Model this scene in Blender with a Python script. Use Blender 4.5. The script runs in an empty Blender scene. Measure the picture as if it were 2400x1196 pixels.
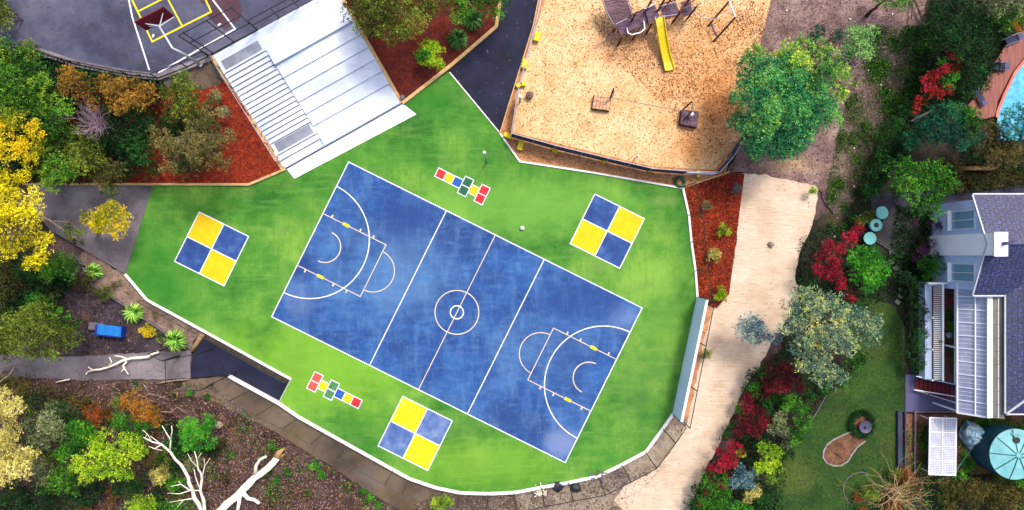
import bpy, math, random
import numpy as np
from mathutils import Vector
R = math.radians
S = 27.5; CX, CY = 1200.0, 598.0; H = 60.0
sc = bpy.context.scene
col = sc.collection
# ---------------------------------------------------------------- camera, sky, sun, exposure
cam_d = bpy.data.cameras.new('camera'); cam = bpy.data.objects.new('camera', cam_d); col.objects.link(cam)
cam.location = (0, 0, H); cam.rotation_euler = (0, 0, 0)
cam_d.sensor_width = 36; cam_d.lens = 18 / ((1200 / S) / H); cam_d.clip_end = 3000
sc.camera = cam
SUN_EL, SUN_AZ = 58, 34            # azimuth clockwise from +Y
w = bpy.data.worlds.new('World'); sc.world = w; w.use_nodes = True
nt = w.node_tree; bg = nt.nodes['Background']
sky = nt.nodes.new('ShaderNodeTexSky'); sky.sky_type = 'NISHITA'; sky.sun_disc = False
sky.sun_elevation = R(SUN_EL); sky.sun_rotation = R(SUN_AZ); sky.air_density = 1.0; sky.dust_density = 6.0; sky.ozone_density = .4
nt.links.new(sky.outputs[0], bg.inputs[0]); bg.inputs[1].default_value = 0.15
sd = bpy.data.lights.new('sun', 'SUN'); so = bpy.data.objects.new('sun', sd); col.objects.link(so)
sd.energy = 1.7; sd.angle = R(9); sd.color = (1, .93, .82)
d = Vector((math.sin(R(SUN_AZ)) * math.cos(R(SUN_EL)), math.cos(R(SUN_AZ)) * math.cos(R(SUN_EL)), math.sin(R(SUN_EL))))
so.rotation_euler = d.to_track_quat('Z', 'Y').to_euler(); so.location = (60, 40, 80)
sc.view_settings.view_transform = 'Standard'; sc.view_settings.look = 'None'
sc.view_settings.exposure = 0.9; sc.view_settings.gamma = 1
sc.cycles.max_bounces = 5; sc.cycles.transparent_max_bounces = 8

# ---------------------------------------------------------------- helpers
def P(px, py, z=0.0):
    k = (H - z) / H / S
    return Vector(((px - CX) * k, -(py - CY) * k, z))
KA = 0.61
def lin(c, k=KA):
    o = []
    for v in c[:3]:
        v = v / 255.0
        o.append((v / 12.92 if v <= .04045 else ((v + .055) / 1.055) ** 2.4) * k)
    return (o[0], o[1], o[2], 1)

class MB:
    def __init__(s): s.v = []; s.f = []; s.m = []; s.cur = 0
    def add(s, vs, fs):
        b = len(s.v); s.v += [tuple(x) for x in vs]
        for f in fs: s.f.append([i + b for i in f]); s.m.append(s.cur)
        return s
    def poly(s, pts): return s.add(pts, [list(range(len(pts)))])
    def prism(s, pts, z0, z1=None):
        """pts: top outline (x,y,z) ; extruded down to z0"""
        n = len(pts)
        a = 0
        for i in range(n):
            p, q = pts[i], pts[(i + 1) % n]; a += p[0] * q[1] - q[0] * p[1]
        if a < 0: pts = pts[::-1]
        top = [(p[0], p[1], p[2] if z1 is None else z1) for p in pts]
        bot = [(p[0], p[1], z0) for p in pts]
        fs = [list(range(n)), list(range(2 * n - 1, n - 1, -1))]
        for i in range(n):
            j = (i + 1) % n; fs.append([i, n + i, n + j, j])
        return s.add(top + bot, fs)
    def box(s, c, size, rz=0, ax=None):
        cx, cy, cz = c; a, b, h = size[0] / 2, size[1] / 2, size[2] / 2
        ca, sa = math.cos(rz), math.sin(rz); vs = []
        for z in (-h, h):
            for x, y in ((-a, -b), (a, -b), (a, b), (-a, b)):
                vs.append((cx + x * ca - y * sa, cy + x * sa + y * ca, cz + z))
        return s.add(vs, [[3, 2, 1, 0], [4, 5, 6, 7], [0, 1, 5, 4], [1, 2, 6, 5], [2, 3, 7, 6], [3, 0, 4, 7]])
    def bbox(s, c, size, rz=0, bv=.02):
        """box with a chamfered top"""
        cx, cy, cz = c; h = size[2] / 2; ca, sa = math.cos(rz), math.sin(rz); vs = []
        for z, k in ((-h, 0), (h - bv, 0), (h, bv)):
            a, b = size[0] / 2 - k, size[1] / 2 - k
            for x, y in ((-a, -b), (a, -b), (a, b), (-a, b)):
                vs.append((cx + x * ca - y * sa, cy + x * sa + y * ca, cz + z))
        fs = [[3, 2, 1, 0], [8, 9, 10, 11]]
        for l in (0, 4):
            for i in range(4):
                j = (i + 1) % 4; fs.append([l + i, l + j, l + 4 + j, l + 4 + i])
        return s.add(vs, fs)
    def tube(s, pts, rad, n=6, cap=True):
        pts = [Vector(p) for p in pts]; m = len(pts)
        if not hasattr(rad, '__len__'): rad = [rad] * m
        vs = []; prev = None
        for i, p in enumerate(pts):
            t = (pts[min(i + 1, m - 1)] - pts[max(i - 1, 0)])
            t = t.normalized() if t.length > 1e-6 else Vector((0, 0, 1))
            if prev is None:
                u = t.cross(Vector((0, 0, 1)))
                if u.length < .1: u = t.cross(Vector((1, 0, 0)))
            else:
                u = prev - t * prev.dot(t)
                if u.length < 1e-4: u = t.cross(Vector((0, 1, .3)))
            u.normalize(); prev = u; v = t.cross(u)
            for k in range(n):
                a = 2 * math.pi * k / n + math.pi / n
                vs.append(p + (u * math.cos(a) + v * math.sin(a)) * rad[i])
        fs = []
        for i in range(m - 1):
            for k in range(n):
                k2 = (k + 1) % n; fs.append([i * n + k, i * n + k2, (i + 1) * n + k2, (i + 1) * n + k])
        if cap: fs.append(list(range(n))[::-1]); fs.append([(m - 1) * n + k for k in range(n)])
        return s.add(vs, fs)
    def lathe(s, c, prof, n=24):
        vs = []; fs = []; m = len(prof)
        for r, z in prof:
            for k in range(n):
                a = 2 * math.pi * k / n; vs.append((c[0] + r * math.cos(a), c[1] + r * math.sin(a), c[2] + z))
        for i in range(m - 1):
            for k in range(n):
                k2 = (k + 1) % n; fs.append([i * n + k, i * n + k2, (i + 1) * n + k2, (i + 1) * n + k])
        fs.append(list(range(n))[::-1]); fs.append([(m - 1) * n + k for k in range(n)])
        return s.add(vs, fs)
    def strip(s, pts, wd, z0=None, z1=0, closed=False):
        """mitred band along pts (2-D); flat at z1, or a solid from z0 to z1"""
        pts = [Vector((p[0], p[1])) for p in pts]; n = len(pts); L = []; Rr = []
        for i in range(n):
            if closed: a, b = pts[i] - pts[i - 1], pts[(i + 1) % n] - pts[i]
            else:
                a = pts[i] - pts[i - 1] if i else pts[1] - pts[0]
                b = pts[i + 1] - pts[i] if i < n - 1 else pts[-1] - pts[-2]
            a.normalize(); b.normalize()
            na, nb = Vector((-a.y, a.x)), Vector((-b.y, b.x)); m = na + nb
            if m.length < .2: m = na.copy()
            m.normalize(); k = wd / 2 / max(.35, m.dot(na))
            L.append(pts[i] + m * k); Rr.append(pts[i] - m * k)
        vs = [(p.x, p.y, z1) for p in L] + [(p.x, p.y, z1) for p in Rr]; fs = []
        rng = range(n) if closed else range(n - 1)
        for i in rng: j = (i + 1) % n; fs.append([i, n + i, n + j, j])
        if z0 is not None:
            vs += [(p.x, p.y, z0) for p in L] + [(p.x, p.y, z0) for p in Rr]
            for i in rng:
                j = (i + 1) % n
                fs.append([i, j, 2 * n + j, 2 * n + i]); fs.append([n + i, 3 * n + i, 3 * n + j, n + j])
            if not closed: fs.append([0, 2 * n, 3 * n, n]); fs.append([n - 1, 2 * n - 1, 4 * n - 1, 3 * n - 1])
        return s.add(vs, fs)
    def build(s, name, mat, parent=None, origin=(0, 0, 0), smooth=False):
        o0 = Vector(WL[parent.name]) if parent else Vector(origin)
        me = bpy.data.meshes.new(name)
        me.from_pydata([(v[0] - o0.x, v[1] - o0.y, v[2] - o0.z) for v in s.v], [], s.f); me.update()
        mats = mat if isinstance(mat, (list, tuple)) else [mat]
        for m in mats: me.materials.append(m)
        if len(mats) > 1: me.polygons.foreach_set('material_index', s.m)
        if smooth: me.polygons.foreach_set('use_smooth', [True] * len(me.polygons))
        return link(name, me, parent, o0)
WL = {}
def link(name, me, parent, o0):
    o = bpy.data.objects.new(name, me); col.objects.link(o)
    if parent: o.parent = parent
    else: o.location = o0
    WL[o.name] = tuple(o0)
    return o
def tag(o, label=None, cat=None, group=None, kind=None):
    if label: o['label'] = label
    if cat: o['category'] = cat
    if group: o['group'] = group
    if kind: o['kind'] = kind
    return o
def thing(name, loc, label, cat, group=None):
    o = bpy.data.objects.new(name, None); col.objects.link(o); o.location = loc; o.empty_display_size = .3
    WL[o.name] = tuple(loc); return tag(o, label, cat, group)
def struct(name, mb, mat, smooth=False): return tag(mb.build(name, mat, smooth=smooth), kind='structure')
def dup(root, delta, rz=0, label=None):
    def cp(o, par):
        c = o.copy(); col.objects.link(c)
        if par: c.parent = par
        for ch in [x for x in list(KIDS.get(o.name, []))]: cp(ch, c)
        return c
    KIDS = {}
    for o in col.objects:
        if o.parent: KIDS.setdefault(o.parent.name, []).append(o)
    c = cp(root, None); c.location = Vector(root.location) + Vector(delta); c.rotation_euler.z = root.rotation_euler.z + rz
    WL[c.name] = tuple(c.location)
    if label: c['label'] = label
    return c

# ---------------------------------------------------------------- materials
def _new(name):
    m = bpy.data.materials.new(name); m.use_nodes = True; n = m.node_tree
    return m, n, n.nodes['Principled BSDF']
def ramp(n, cols, pos=None, k=KA, interp='LINEAR'):
    r = n.nodes.new('ShaderNodeValToRGB'); e = r.color_ramp.elements; r.color_ramp.interpolation = interp
    N = len(cols); pos = pos or [.28 + .44 * i / max(1, N - 1) for i in range(N)]
    while len(e) < N: e.new(.5)
    for i, c in enumerate(cols): e[i].position = pos[i]; e[i].color = lin(c, k)
    return r
def surf(name, cols, scale=1.0, detail=6, stretch=(1, 1, 1), rot=0, rough=.85, pos=None, specks=(), patch=(), bump=None,
         metallic=0, zones=(), k=KA, rough_d=.6, spec=.3):
    """noise colour + patches ((colour, scale, lo, hi), ...) + specks (same, fine)"""
    m, n, b = _new(name); L = n.links.new
    tc = n.nodes.new('ShaderNodeTexCoord')
    def noise(sc_, st=(1, 1, 1), dt=6, off=0, ro=rot, rd=.6):
        mp = n.nodes.new('ShaderNodeMapping'); mp.inputs['Scale'].default_value = st; mp.inputs['Rotation'].default_value = (0, 0, ro)
        mp.inputs['Location'].default_value = (off, off * .7, off * .3)
        t = n.nodes.new('ShaderNodeTexNoise'); t.inputs['Scale'].default_value = sc_; t.inputs['Detail'].default_value = dt
        t.inputs['Roughness'].default_value = rd
        L(tc.outputs['Object'], mp.inputs[0]); L(mp.outputs[0], t.inputs['Vector']); return t
    t = noise(scale, stretch, detail, rd=rough_d); r = ramp(n, cols, pos, k); L(t.outputs['Fac'], r.inputs[0]); out = r.outputs[0]
    i = 0
    for grp in (patch, specks):
        for g in grp:
            c, s_, lo, hi = g[:4]; st = g[4] if len(g) > 4 else (1, 1, 1); ro = g[5] if len(g) > 5 else rot; amt = g[6] if len(g) > 6 else 1
            i += 1; t2 = noise(s_, st, 5, 13.7 * i, ro)
            mr = n.nodes.new('ShaderNodeMapRange'); mr.inputs[1].default_value = lo; mr.inputs[2].default_value = hi
            mr.inputs[4].default_value = amt
            L(t2.outputs['Fac'], mr.inputs[0]); mx = n.nodes.new('ShaderNodeMix'); mx.data_type = 'RGBA'
            L(mr.outputs[0], mx.inputs[0]); L(out, mx.inputs[6]); mx.inputs[7].default_value = lin(c, k); out = mx.outputs[2]
    for zi, (c, px_, py_, rx_, ry_, amt) in enumerate(zones):       # wear, stains and other tints; on the chips also shade put into colour
        q = P(px_, py_); mp = n.nodes.new('ShaderNodeVectorMath'); mp.operation = 'SUBTRACT'; L(tc.outputs['Object'], mp.inputs[0]); mp.inputs[1].default_value = (q.x, q.y, 0)
        m2 = n.nodes.new('ShaderNodeVectorMath'); m2.operation = 'MULTIPLY'; L(mp.outputs[0], m2.inputs[0]); m2.inputs[1].default_value = (S / rx_, S / ry_, 0)
        ln = n.nodes.new('ShaderNodeVectorMath'); ln.operation = 'LENGTH'; L(m2.outputs[0], ln.inputs[0])
        t4 = noise(.35, (1, 1, 1), 8, 31 + zi * 5, 0, .7); ad = n.nodes.new('ShaderNodeMath'); ad.operation = 'MULTIPLY_ADD'; L(t4.outputs['Fac'], ad.inputs[0]); ad.inputs[1].default_value = 1.6; L(ln.outputs['Value'], ad.inputs[2])
        mr = n.nodes.new('ShaderNodeMapRange'); mr.interpolation_type = 'SMOOTHSTEP'; mr.inputs[1].default_value = 1.95; mr.inputs[2].default_value = 1.05; mr.inputs[3].default_value = 0; mr.inputs[4].default_value = amt
        L(ad.outputs[0], mr.inputs[0]); mx = n.nodes.new('ShaderNodeMix'); mx.data_type = 'RGBA'; L(mr.outputs[0], mx.inputs[0]); L(out, mx.inputs[6]); mx.inputs[7].default_value = lin(c, k); out = mx.outputs[2]
    L(out, b.inputs['Base Color']); b.inputs['Roughness'].default_value = rough; b.inputs['Metallic'].default_value = metallic
    b.inputs['Specular IOR Level'].default_value = spec
    if bump:
        t3 = noise(bump[0], bump[2] if len(bump) > 2 else (1, 1, 1), 5, 91); bp = n.nodes.new('ShaderNodeBump'); bp.inputs['Strength'].default_value = bump[1]
        bp.inputs['Distance'].default_value = .06; L(t3.outputs['Fac'], bp.inputs['Height']); L(bp.outputs[0], b.inputs['Normal'])
    return m
def plain(name, c, rough=.6, metallic=0, var=.12, scale=3, k=KA, spec=.4):
    lo = [max(0, x * (1 - var)) for x in c]; hi = [min(255, x * (1 + var * .6)) for x in c]
    return surf(name, [lo, c, hi], scale, rough=rough, metallic=metallic, k=k, spec=spec)
COURT_A = -math.atan2(342, 688)
M = {}
M['ground'] = surf('bush_floor', [(40, 30, 30), (76, 58, 58), (114, 92, 90)], 1.2, 9, pos=[.33, .5, .68], rough_d=.72,
    patch=[((112, 88, 92), .14, .5, .66), ((44, 26, 20), .25, .5, .62), ((30, 46, 18), .4, .58, .68)],
    specks=[((30, 20, 26), 7, .58, .66), ((150, 128, 124), 9, .66, .72)], bump=(5, .8))
M['turf'] = surf('synthetic_turf', [(40, 106, 38), (80, 144, 52), (130, 178, 72)], .13, 9, pos=[.38, .5, .63], rough_d=.68,
    patch=[((50, 124, 42), .1, .5, .66, (1, 1, 1), 0, .5), ((138, 184, 78), .2, .54, .72, (1, 1, 1), 0, .5), ((112, 146, 76), .45, .56, .7, (1, 1, 1), 0, .45)],
    specks=[((56, 128, 44), 1.3, .48, .7, (2.6, .35, 1), -.46, .4), ((124, 172, 78), 1.1, .52, .72, (.3, 2.4, 1), -.2, .4), ((44, 104, 38), 9, .52, .7, (1, 1, 1), 0, .5), ((150, 190, 100), 14, .58, .72, (1, 1, 1), 0, .4), ((96, 110, 60), 3.2, .64, .72, (1, 1, 1), 0, .5)],
    zones=[((136, 192, 56), 760, 860, 330, 150, .6), ((146, 198, 62), 1120, 1090, 260, 70, .4), ((118, 178, 74), 1220, 480, 300, 90, .6), ((132, 178, 76), 1560, 740, 60, 150, .35), ((112, 142, 82), 1500, 900, 90, 130, .2),
           ((38, 122, 38), 1010, 225, 80, 50, .6), ((44, 126, 40), 400, 650, 150, 120, .5), ((140, 168, 96), 1560, 470, 50, 18, .35)], bump=(30, .25), rough=.95, spec=.15)
M['court'] = surf('blue_acrylic', [(24, 66, 134), (34, 84, 156), (56, 108, 176)], .3, 9, rot=COURT_A, pos=[.35, .5, .68], rough_d=.7,
    patch=[((92, 138, 190), .13, .52, .76, (1, 1, 1), 0, .6), ((20, 56, 122), .18, .5, .62, (1, 1, 1), 0, .65)],
    specks=[((100, 146, 196), .8, .5, .8, (1.5, .45, 1), -COURT_A, .55), ((22, 58, 124), 1.0, .5, .72, (.4, 1.6, 1), -COURT_A, .5), ((90, 136, 190), 1.4, .5, .78, (.5, 1.8, 1), -COURT_A, .45), ((120, 162, 208), 3.4, .56, .8, (2, .6, 1), -COURT_A, .35), ((20, 50, 110), 6, .58, .75, (1, 1, 1), 0, .35)],
    zones=[((96, 142, 194), 960, 640, 110, 120, .45), ((134, 150, 196), 1320, 1040, 50, 45, .6), ((112, 138, 194), 1465, 745, 50, 40, .5), ((22, 62, 134), 1380, 700, 130, 80, .6), ((24, 64, 136), 950, 500, 90, 60, .6), ((112, 142, 194), 700, 700, 50, 60, .4), ((28, 64, 128), 1340, 850, 60, 80, .4)], bump=(14, .12), rough=.8)
M['panel_blue'] = surf('painted_blue', [(32, 64, 132), (44, 82, 152), (84, 120, 176)], .8, 8, pos=[.38, .54, .72], rough=.8)
M['panel_blue_pale'] = surf('painted_faded_blue', [(66, 98, 162), (94, 122, 180), (134, 156, 200)], .8, 8, pos=[.38, .52, .7], rough=.8)
M['p_yellow'] = surf('painted_golden_yellow', [(248, 188, 8), (252, 200, 4), (255, 208, 20)], 1.2, 8, specks=[((255, 222, 100), 5, .62, .72, (1, 1, 1), 0, .5)], rough=.8)
M['p_lemon'] = surf('painted_lemon_yellow', [(230, 214, 2), (240, 226, 6), (246, 234, 40)], 1.2, 8, specks=[((255, 246, 150), 4, .6, .7, (1, 1, 1), 0, .6)], rough=.8)
M['p_red'] = surf('painted_red', [(196, 28, 38), (216, 40, 48), (226, 70, 76)], 2, 6, rough=.8)
M['p_red_pale'] = surf('painted_faded_red', [(220, 70, 64), (232, 86, 78), (238, 110, 100)], 2, 6, rough=.8)
M['p_green'] = surf('painted_green', [(22, 88, 62), (34, 104, 72), (58, 122, 90)], 2, 6, rough=.8)
M['p_green_pale'] = surf('painted_faded_green', [(60, 116, 74), (78, 134, 88), (96, 146, 104)], 2, 6, rough=.8)
M['p_blue'] = surf('painted_hopscotch_blue', [(24, 74, 168), (34, 88, 184), (52, 104, 192)], 2, 6, rough=.8)
M['line'] = surf('line_white', [(190, 202, 222), (222, 228, 240), (240, 242, 248)], 3, 8, pos=[.3, .45, .6], rough=.7, k=.66)
M['line_y'] = surf('line_cream', [(206, 188, 166), (224, 208, 188), (236, 222, 206)], 2, 6, rough=.7)
M['kerb'] = surf('kerb_white', [(216, 216, 218), (236, 236, 238), (250, 250, 250)], 1.5, 6, rough=.7, k=.72)
M['asph_d'] = surf('new_asphalt', [(18, 22, 48), (26, 30, 60), (38, 42, 76)], .5, 9, pos=[.35, .5, .7], specks=[((84, 84, 116), 6, .68, .74), ((12, 14, 34), 14, .56, .66)], bump=(20, .4))
M['asph_o'] = surf('old_asphalt', [(56, 60, 84), (78, 82, 108), (104, 106, 128)], .22, 9, pos=[.36, .5, .68], rough_d=.65,
    patch=[((62, 52, 78), .13, .54, .66, (1, 1, 1), 0, .7)], specks=[((40, 40, 62), 3.2, .62, .7), ((128, 128, 146), 7, .66, .72)], bump=(14, .4))
M['concrete'] = surf('grey_concrete', [(96, 90, 98), (124, 117, 127), (152, 145, 154)], .3, 9, pos=[.34, .5, .7],
    patch=[((84, 72, 82), .25, .54, .68, (1, 1, 1), 0, .6)], specks=[((84, 72, 80), 4, .62, .7), ((176, 164, 170), 8, .64, .72)], bump=(12, .3))
M['conc_w'] = surf('pale_concrete', [(180, 194, 224), (206, 218, 240), (222, 232, 248)], .25, 8, pos=[.34, .5, .68], rot=.5, k=.7,
    specks=[((178, 190, 216), .8, .52, .7, (.4, 2.4, 1), .51, .55), ((176, 184, 200), 12, .68, .76, (1, 1, 1), 0, .5), ((150, 156, 168), 2.2, .68, .76, (1, 1, 1), 0, .4)], rough=.8)
M['pad'] = surf('steel_grating', [(104, 112, 132), (132, 140, 158), (160, 168, 184)], .7, 8, rough=.6)
M['wash'] = surf('brown_concrete_path', [(76, 64, 56), (106, 90, 76), (132, 116, 100)], .3, 9, pos=[.36, .5, .68],
    patch=[((112, 92, 58), .16, .52, .66, (1, 1, 1), 0, .7), ((104, 104, 106), .22, .56, .7, (1, 1, 1), 0, .6)], specks=[((58, 46, 42), 5, .6, .7), ((164, 150, 136), 9, .66, .72)], bump=(12, .4))
M['slope_strip'] = surf('pale_brown_earth', [(104, 84, 78), (142, 118, 108), (172, 150, 138)], 1.2, 9, pos=[.34, .5, .68], rough_d=.75, specks=[((70, 48, 42), 6, .57, .66), ((104, 66, 40), 2.5, .58, .7)], bump=(8, .8))
M['asph_m'] = surf('dark_asphalt', [(40, 34, 44), (60, 50, 62), (84, 72, 84)], .5, 9, pos=[.34, .5, .68], patch=[((96, 72, 66), .25, .56, .68)], specks=[((26, 20, 28), 5, .58, .68), ((112, 98, 108), 9, .67, .72)], bump=(12, .5))  # purple-black asphalt of the driveway
M['edge_strip'] = surf('dark_brown_edge', [(46, 34, 34), (74, 58, 52), (104, 84, 74)], 1.2, 8, specks=[((34, 24, 26), 6, .57, .66)], bump=(8, .6))
M['mulch'] = surf('red_mulch', [(104, 24, 8), (146, 42, 10), (176, 64, 18)], 2.2, 9, pos=[.36, .5, .66], rough_d=.75,
    patch=[((112, 30, 14), .2, .5, .66, (1, 1, 1), 0, .7)], specks=[((66, 14, 8), 7, .56, .66), ((204, 104, 50), 11, .66, .72)], bump=(9, .9))
M['mulch_d'] = surf('dark_red_mulch', [(70, 12, 8), (102, 26, 10), (134, 44, 16)], 2.2, 9, pos=[.36, .5, .66], rough_d=.75,
    specks=[((44, 8, 8), 7, .56, .66), ((166, 84, 44), 11, .67, .73)], bump=(9, .9))
M['chips'] = surf('wood_chips', [(214, 168, 116), (232, 194, 146), (242, 210, 168)], .5, 9, pos=[.34, .5, .66], rough_d=.7, k=.67,
    patch=[((226, 160, 92), .14, .54, .68, (1, 1, 1), 0, .6)], specks=[((160, 100, 56), 8, .6, .68), ((252, 230, 186), 10, .64, .7)],
    zones=[((214, 146, 80), 1660, 170, 150, 230, .55), ((198, 118, 52), 1690, 230, 60, 120, .55), ((222, 150, 76), 1620, 350, 70, 40, .6), ((200, 146, 100), 1490, 110, 120, 70, .6)], bump=(9, .9))  # orange chip tones; the zone by the big tree also paints its shade
M['strip_chips'] = surf('brown_wood_chips', [(176, 112, 72), (208, 146, 98), (226, 172, 126)], 1.2, 9, pos=[.34, .5, .66], rough_d=.7,
    patch=[((206, 104, 40), .3, .54, .66, (1, 1, 1), 0, .8)], specks=[((110, 64, 36), 7, .59, .67), ((236, 200, 160), 10, .65, .71)], bump=(9, .9))
M['fabric'] = surf('jute_matting', [(200, 176, 152), (218, 196, 174), (232, 214, 196)], .35, 9, pos=[.34, .5, .68], rough_d=.65,
    specks=[((178, 148, 116), 1.6, .56, .72, (.5, 4, 1), .12, .55), ((200, 174, 142), 4, .56, .7, (.5, 4, 1), .12, .6), ((140, 112, 88), 2.6, .66, .73, (.3, 5, 1), .12, .6), ((250, 238, 214), 3, .56, .7, (.5, 4, 1), .12, .5)], bump=(1.8, .8, (.5, 4, 1)))
M['mauve'] = surf('bare_earth', [(98, 76, 74), (138, 112, 108), (170, 146, 140)], .6, 9, pos=[.34, .5, .68], rough_d=.72,
    patch=[((80, 56, 60), .25, .54, .68)], specks=[((64, 46, 54), 6, .58, .66), ((200, 184, 186), 9, .66, .72)],
    zones=[((200, 168, 130), 1860, 385, 70, 30, .7), ((78, 58, 76), 2060, 110, 130, 90, .75), ((48, 44, 30), 2120, 260, 110, 150, .8), ((74, 58, 46), 2020, 430, 60, 90, .7)], bump=(8, .8))
M['garden'] = surf('garden_soil', [(22, 20, 14), (40, 32, 26), (74, 58, 52)], .6, 9, pos=[.36, .5, .68], rough_d=.72,
    patch=[((18, 44, 12), .3, .5, .62)], specks=[((12, 10, 8), 5, .57, .66), ((120, 102, 96), 9, .68, .73)], zones=[((120, 96, 96), 2010, 300, 60, 110, .8), ((104, 80, 64), 1960, 480, 40, 60, .7)], bump=(6, .9))
M['lawn'] = surf('lawn', [(22, 54, 14), (42, 78, 20), (72, 102, 32)], .25, 9, pos=[.34, .5, .7], rough_d=.7,
    patch=[((76, 82, 34), .2, .54, .7, (1, 1, 1), 0, .6)], specks=[((20, 50, 12), 6, .54, .66, (1, 1, 1), 0, .6), ((92, 116, 46), 12, .6, .7, (1, 1, 1), 0, .5)], zones=[((94, 104, 42), 1870, 1120, 60, 60, .6)], bump=(18, .6))
M['litter'] = surf('gravel_edge', [(126, 112, 98), (160, 144, 126), (188, 174, 156)], 1.2, 9, pos=[.34, .5, .68], rough_d=.75,
    patch=[((112, 98, 96), .35, .52, .66)], specks=[((72, 60, 56), 5, .57, .66), ((208, 200, 190), 7, .65, .72)], bump=(7, .9))
M['timber'] = surf('sawn_timber', [(190, 146, 92), (216, 176, 122), (232, 200, 150)], 1.5, 7, stretch=(1, 4, 1), rough=.8)
M['log'] = surf('treated_log', [(130, 100, 62), (168, 136, 90), (194, 162, 112)], 1.5, 7, rough=.8)
M['white'] = plain('white_paint', (232, 236, 244), .5, var=.04, k=.85)
M['offwhite'] = plain('white_steel', (206, 214, 226), .45, var=.05)
M['rail_w'] = plain('galvanised_rail', (196, 200, 222), .4, metallic=.2, var=.06)
M['black'] = plain('black_steel', (26, 26, 34), .5, var=.1)
M['wire'] = plain('chain_link_wire', (44, 44, 48), .5, var=.1)
M['shade'] = surf('dark_shade_mesh', [(40, 44, 70), (56, 62, 92), (80, 88, 120)], .5, 7, rough=.9)
M['plank'] = surf('stained_planks', [(62, 42, 64), (100, 74, 98), (146, 116, 130)], 1.2, 8, stretch=(1, 5, 1), specks=[((168, 110, 100), 3, .64, .72)], rough=.75)
M['post'] = surf('stained_posts', [(66, 28, 20), (92, 42, 30), (126, 66, 46)], 1.5, 6, rough=.7)
M['slide'] = plain('yellow_plastic', (246, 214, 10), .35, var=.03)
M['y_block'] = plain('yellow_foam', (244, 222, 4), .6, var=.03)
M['maroon'] = surf('maroon_board', [(96, 14, 28), (120, 22, 38), (142, 40, 52)], .9, 6, rough=.5)
M['rebound'] = surf('rebound_wall_paint', [(196, 212, 248), (210, 224, 254), (222, 232, 255)], .6, 6, stretch=(1, 1, .2), rough=.5, k=.95)
M['teal'] = plain('turquoise_plastic', (112, 204, 208), .45, var=.05)
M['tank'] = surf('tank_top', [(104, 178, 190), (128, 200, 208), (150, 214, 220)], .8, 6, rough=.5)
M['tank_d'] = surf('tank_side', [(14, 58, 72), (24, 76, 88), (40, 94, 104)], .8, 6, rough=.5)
M['dark'] = plain('dark_rubber', (28, 34, 48), .6, var=.15)
M['skip'] = surf('blue_plastic', [(22, 112, 200), (34, 130, 220), (52, 146, 228)], 2, 6, rough=.5)
M['skip_d'] = plain('deep_blue_plastic', (24, 52, 160), .5)
M['grey'] = plain('weathered_grey', (112, 104, 118), .7)
M['lavender'] = plain('grey_blue_render', (86, 86, 128), .8, var=.08)
M['wallp'] = surf('house_render', [(178, 200, 242), (194, 214, 250), (208, 226, 255)], .5, 6, rough=.8, k=.92)
M['chim'] = surf('chimney_render', [(232, 240, 253), (243, 248, 255), (250, 252, 255)], .7, 6, rough=.8, k=.96)
M['deck'] = surf('merbau_deck', [(112, 58, 52), (140, 78, 68), (166, 100, 86)], 1.2, 7, stretch=(6, .6, 1), rot=.4, rough=.6)
M['coping'] = surf('terracotta_coping', [(206, 96, 84), (224, 118, 104), (236, 140, 124)], 1.2, 6, rough=.7)
M['stone'] = surf('stepping_stone', [(110, 110, 112), (142, 142, 140), (172, 170, 166)], 2, 7, rough=.85)
M['soil_b'] = surf('brown_soil', [(92, 54, 44), (130, 84, 66), (156, 108, 84)], 1.5, 9, pos=[.34, .5, .68], specks=[((64, 36, 34), 6, .57, .66)], bump=(8, .8))
M['purple_rock'] = plain('purple_grey_bowl', (70, 66, 104), .6)
M['bark'] = surf('pale_bark', [(116, 96, 82), (158, 138, 118), (196, 180, 160)], 3, 7, stretch=(1, 1, .3), rough=.85)
M['bark_w'] = surf('bleached_bark', [(222, 206, 180), (244, 234, 214), (255, 250, 240)], 2.2, 8, pos=[.3, .46, .6], rough=.85, bump=(4, .9, (1, 1, .4)), k=.78,
    specks=[((204, 160, 106), 1.6, .6, .72, (1, 1, 1), 0, .7)])
M['bark_d'] = surf('dark_bark', [(60, 42, 34), (88, 66, 54), (120, 96, 80)], 3, 7, rough=.9)
M['twig_p'] = surf('mauve_twigs', [(112, 88, 108), (148, 122, 142), (178, 156, 172)], 3, 6, rough=.9)
M['twig_y'] = surf('straw_twigs', [(136, 106, 70), (176, 146, 104), (212, 188, 148)], 3, 6, rough=.9)
M['steel'] = plain('galvanised_steel', (186, 196, 196), .35, metallic=.3, var=.08)
M['green_p'] = plain('dark_green_rubber', (12, 92, 66), .5)
M['brown_b'] = plain('brown_plastic', (92, 66, 58), .5)
M['red_fl'] = plain('red_flower', (216, 28, 36), .7)

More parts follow.
